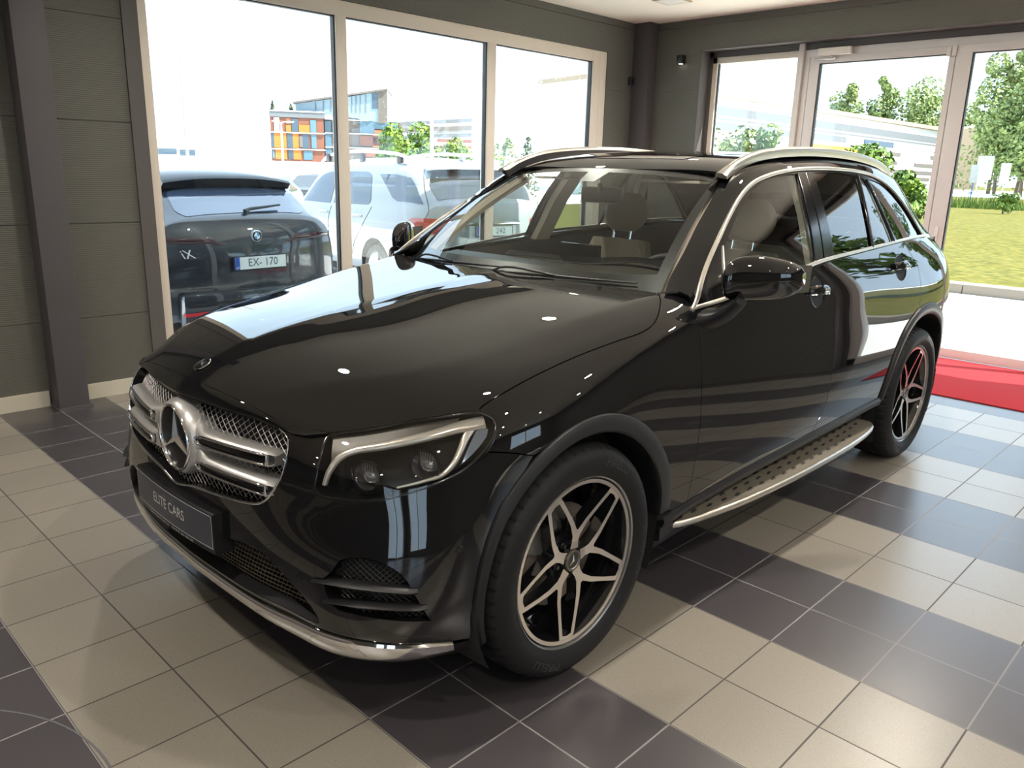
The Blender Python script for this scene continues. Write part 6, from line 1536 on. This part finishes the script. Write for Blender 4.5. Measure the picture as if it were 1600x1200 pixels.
q = MB(); q.rbox(-.118, -.10, -.34, .34, .86, 1.02, .004); q.build('plate_recess', mat('recess white', srgb(190, 194, 198), .5), ml)
lv_plate(ml, -.128, 0, .955, 'K-  242')
q = MB(); q.rbox(-.125, -.09, -.40, .40, 1.035, 1.062, .006); q.build('gate_grip', CHROME, ml)
q = MB(); q.rbox(-.15, -.03, -.78, .78, .36, .60, .05); q.build('rear_bumper', WPAINT, ml)
Q = resample(spline([(.44, .66, 1.72), (.20, .79, 1.45), (.03, .86, 1.24), (.03, .87, 1.12)], 6), .04); q = MB(); q.tube([S1.drop(tuple(p)) for p in Q], .005, 4); q.build('gate_seam', GASK, ml)
# --- dark electric SUV (rear view)
BPAINT = mat('dark blue black paint', (.012, .016, .026, 1), .3, 0, 1.0, coat_ior=1.7)
bm_ = thing('parked_car', (-5.48, 1.52, -.235), math.radians(184.9), 'dark blue SUV parked outside the left window, rear toward the showroom', 'car')
S2 = mini([(-.10, [(.60,.30),(.74,.45),(.80,.60),(.82,.80),(.80,1.0),(.76,1.10),(.70,1.16),(.60,1.19),(.44,1.20),(.22,1.205),(0,1.21)]),
 (.0, [(.74,.30),(.86,.45),(.91,.60),(.925,.80),(.91,1.0),(.87,1.14),(.80,1.22),(.68,1.26),(.5,1.28),(.26,1.29),(0,1.295)]),
 (.14, [(.80,.30),(.90,.45),(.95,.60),(.965,.80),(.95,1.0),(.915,1.12),(.86,1.22),(.74,1.32),(.56,1.37),(.30,1.385),(0,1.39)]),
 (.30, [(.83,.30),(.92,.45),(.965,.60),(.98,.80),(.965,1.0),(.93,1.13),(.88,1.22),(.75,1.42),(.61,1.49),(.34,1.51),(0,1.515)]),
 (.46, [(.84,.30),(.93,.45),(.97,.60),(.985,.80),(.97,1.0),(.935,1.13),(.885,1.22),(.76,1.47),(.64,1.57),(.38,1.60),(0,1.61)]),
 (.75, [(.84,.30),(.93,.45),(.97,.60),(.985,.80),(.97,1.0),(.935,1.13),(.885,1.21),(.77,1.49),(.66,1.61),(.40,1.66),(0,1.675)]),
 (1.5, [(.84,.30),(.93,.45),(.965,.60),(.98,.80),(.96,1.0),(.93,1.10),(.885,1.18),(.78,1.50),(.67,1.63),(.41,1.68),(0,1.695)]),
 (2.6, [(.84,.30),(.93,.45),(.95,.60),(.96,.80),(.945,.97),(.92,1.07),(.885,1.15),(.78,1.49),(.67,1.62),(.41,1.67),(0,1.685)]),
 (3.3, [(.84,.30),(.93,.45),(.95,.60),(.96,.80),(.945,.95),(.92,1.04),(.885,1.12),(.79,1.34),(.66,1.44),(.40,1.49),(0,1.50)]),
 (4.0, [(.84,.30),(.93,.45),(.96,.60),(.965,.80),(.945,.92),(.91,.99),(.86,1.04),(.78,1.08),(.64,1.11),(.38,1.13),(0,1.14)]),
 (4.75, [(.74,.30),(.82,.45),(.85,.60),(.85,.75),(.83,.84),(.78,.89),(.72,.92),(.62,.94),(.5,.95),(.3,.96),(0,.96)]),
 (4.93, [(.50,.32),(.60,.45),(.62,.58),(.62,.70),(.60,.77),(.56,.81),(.5,.83),(.44,.84),(.34,.85),(.2,.85),(0,.85)])], .75)
def car_body2(): 
    return car_body(S2, .02, 4.9, (1.03, 4.03), .44, .96, BPAINT, bm_, .36)
car_body2()
q = MB(); q.box(.1, 4.7, -.84, .84, .25, .55); q.build('floor_pan', DARK, bm_)
for s in (1, -1):
    for x in (1.03, 4.03):
        wheel_simple(bm_, x, .95, .375, s)
        q = MB(); q.lathe([(.45, .95), (.46, .6)], 24, 'y', (x, 0, .37), a0=-.3, a1=PI + .3); q.lathe([(.47, .6), (.0, .6)], 20, 'y', (x, 0, .37), a0=-.3, a1=PI + .3); q.build('wheel_house', DARK, bm_, mirror=s < 0)
BGL = mat('sky lit rear glass', srgb(70, 84, 108), .03, coat=1, coat_ior=1.9)  # bluish sky reflection put into the glass colour
rear('rear_window', [(.03, .60, 1.31), (.03, 0, 1.33), (.03, -.60, 1.31), (.10, -.66, 1.34), (.30, -.60, 1.475), (.345, 0, 1.535), (.30, .60, 1.475), (.10, .66, 1.34)], BGL, s=S2, parent=bm_)
q = MB(); q.loft([[(.70, y, 1.668 - .14 * abs(y) ** 2.6), (.27 + .10 * abs(y) ** 3, y, 1.628 - .14 * abs(y) ** 2.6), (.245 + .10 * abs(y) ** 3, y, 1.605 - .14 * abs(y) ** 2.6), (.30 + .08 * abs(y) ** 3, y, 1.525 - .06 * abs(y) ** 3), (.55, y, 1.56 - .05 * abs(y) ** 3)] for y in np.linspace(-.64, .64, 21)]); q.build('roof_spoiler', mat('spoiler black', (.006, .006, .008, 1), .25), bm_)
q = MB(); q.tube([(.005, .04, 1.325), (.02, -.02, 1.345), (.055, -.36, 1.375)], [.024, .016, .009], 6); q.build('rear_wiper', PLASTIC, bm_)
for mr in (False, True):
    L = [S2.inv((x, .85, z)) for x, z in ((3.55, 1.13), (3.3, 1.28), (2.9, 1.50), (2.4, 1.58), (1.5, 1.58), (.9, 1.53), (.45, 1.36), (.35, 1.26), (1.2, 1.21))]; L.append(L[0]); flat_panel('side_window', S2, [L], CARK, bm_, mirror=mr, step=.1)
    sg = -1 if mr else 1
    q = MB(); V = []; 
    for i in range(15):
        u = i / 14; y = .30 + .58 * u; zc = 1.05; x = capx(S2, .02, min(y, .90), 1.09) + .002; zc = 1.055 + .020 * u + (.03 if u > .15 else -.0); h = .014 + .012 * min(1, u * 4)
        V.append([(x - .004, y * sg, zc - h), (x - .010, y * sg, zc - h * .4), (x - .010, y * sg, zc + h * .4), (x - .004, y * sg, zc + h), (x + .03, y * sg, zc)])
    q.loft(V); q.build('tail_light', mat('slim tail lamp', (.05, .012, .016, 1), .1, coat=1), bm_)
    q = MB(); q.rbox(-.158, -.12, sg * .54 - .20, sg * .56 + .20, .47, .50, .01); q.build('rear_reflector', mat('reflector red', srgb(190, 40, 50), .3), bm_)
# black glossy band, plate, emblem, script
lv_plate(bm_, -.128, 0, .885, 'EX- 170', srgb(206, 216, 222))
q = MB(); q.lathe([(0, -.098), (.040, -.098), (.046, -.104), (.052, -.098), (.052, -.05)], 40, 'x', (0, 0, 1.115)); em = q.build('roundel', mat('roundel ring', srgb(214, 216, 218), .2, .6), bm_)
for k in range(4):
    q = MB(); q.lathe([(0, -.1045), (.029, -.1045)], 8, 'x', (0, 0, 1.115), a0=k * PI / 2, a1=(k + 1) * PI / 2); q.build('roundel_quarter', mat('roundel blue', srgb(60, 150, 205), .3) if k % 2 else mat('white ink', srgb(240, 240, 240), .5), em)
q = MB(); q.lathe([(.030, -.1040), (.045, -.1035)], 40, 'x', (0, 0, 1.115)); q.build('roundel_field', mat('roundel black', (.01, .01, .012, 1), .2), em)
V, F = text_mesh('BMW', .017, 1.0); q = MB(); 
W = []
for x, y, z in V:
    a = PI / 2 - x / .0375 * .95; r = .0375 + y; W.append((-.1052, -r * math.cos(a), 1.115 + r * math.sin(a)))
q.add(W, F); q.build('roundel_lettering', MATS['white ink'], em, recalc=False)
V, F = text_mesh('iX', .105, 1.15); q = MB(); q.add([(capx(S2, .02, .6, .99) - .012, .66 - v[0] + .06 * v[1] / .1, .985 + v[1]) for v in [(a * 1, b, c) for a, b, c in V]], F); q.build('model_script', mat('bright script', srgb(220, 222, 224), .3, .4), bm_, recalc=False)
q = MB(); q.rbox(-.15, -.03, -.76, .76, .34, .66, .05); q.build('rear_bumper', BPAINT, bm_)
q = MB(); q.rbox(-.155, -.145, -.70, .70, .555, .575, .003); q.build('bumper_groove', GASK, bm_)
# --- distant parked cars
def small_car(x, y, rz, col, lab):
    t = thing('distant_car', (x, y, -.25), rz, lab, 'car', None)
    q = MB(); prof = [(0, .55, .80), (.25, .88, .86), (1.2, .98, .88), (1.9, 1.40, .72), (3.2, 1.45, .70), (4.0, 1.0, .84), (4.4, .85, .80), (4.5, .5, .7)]
    rings = [[(a, -w, .25), (a, -w * 1.02, min(.75, h)), (a, -w * (.98 if h < 1.1 else .9), h * .97), (a, w * (.98 if h < 1.1 else .9), h * .97), (a, w * 1.02, min(.75, h)), (a, w, .25)] for a, h, w in prof]
    q.loft(rings); q.build('body', mat('far paint ' + str(col), col, .4, coat=.5), t)
    q = MB(); q.loft([[(a, -w, z0), (a, w, z0), (a, w * .9, z1), (a, -w * .9, z1)] for a, z0, z1, w in ((1.35, .95, 1.0, .86), (1.95, .96, 1.34, .83), (3.15, .96, 1.38, .82), (3.85, .96, 1.02, .86))]); q.build('windows', CARK, t)
    for a in (.85, 3.55):
        for s in (1, -1): q = MB(); q.lathe([(0, s * .78), (.3, s * .78), (.31, s * .9), (0, s * .9)], 16, 'y', (a, 0, .31)); q.build('wheel', RUBBER, t)
small_car(-21.0, 9.0, 2.3, srgb(190, 195, 200), 'silver car far across the car park, left of the white car windscreen')
small_car(-25.5, 13.8, 2.2, srgb(40, 42, 46), 'dark car in the distant car park row')
small_car(-31.5, 18.8, 2.2, srgb(200, 200, 200), 'pale car at the far end of the distant car park row')
small_car(-23.6, 22.6, 2.8, srgb(190, 200, 208), 'pale car beyond the white car, below the young conifer')
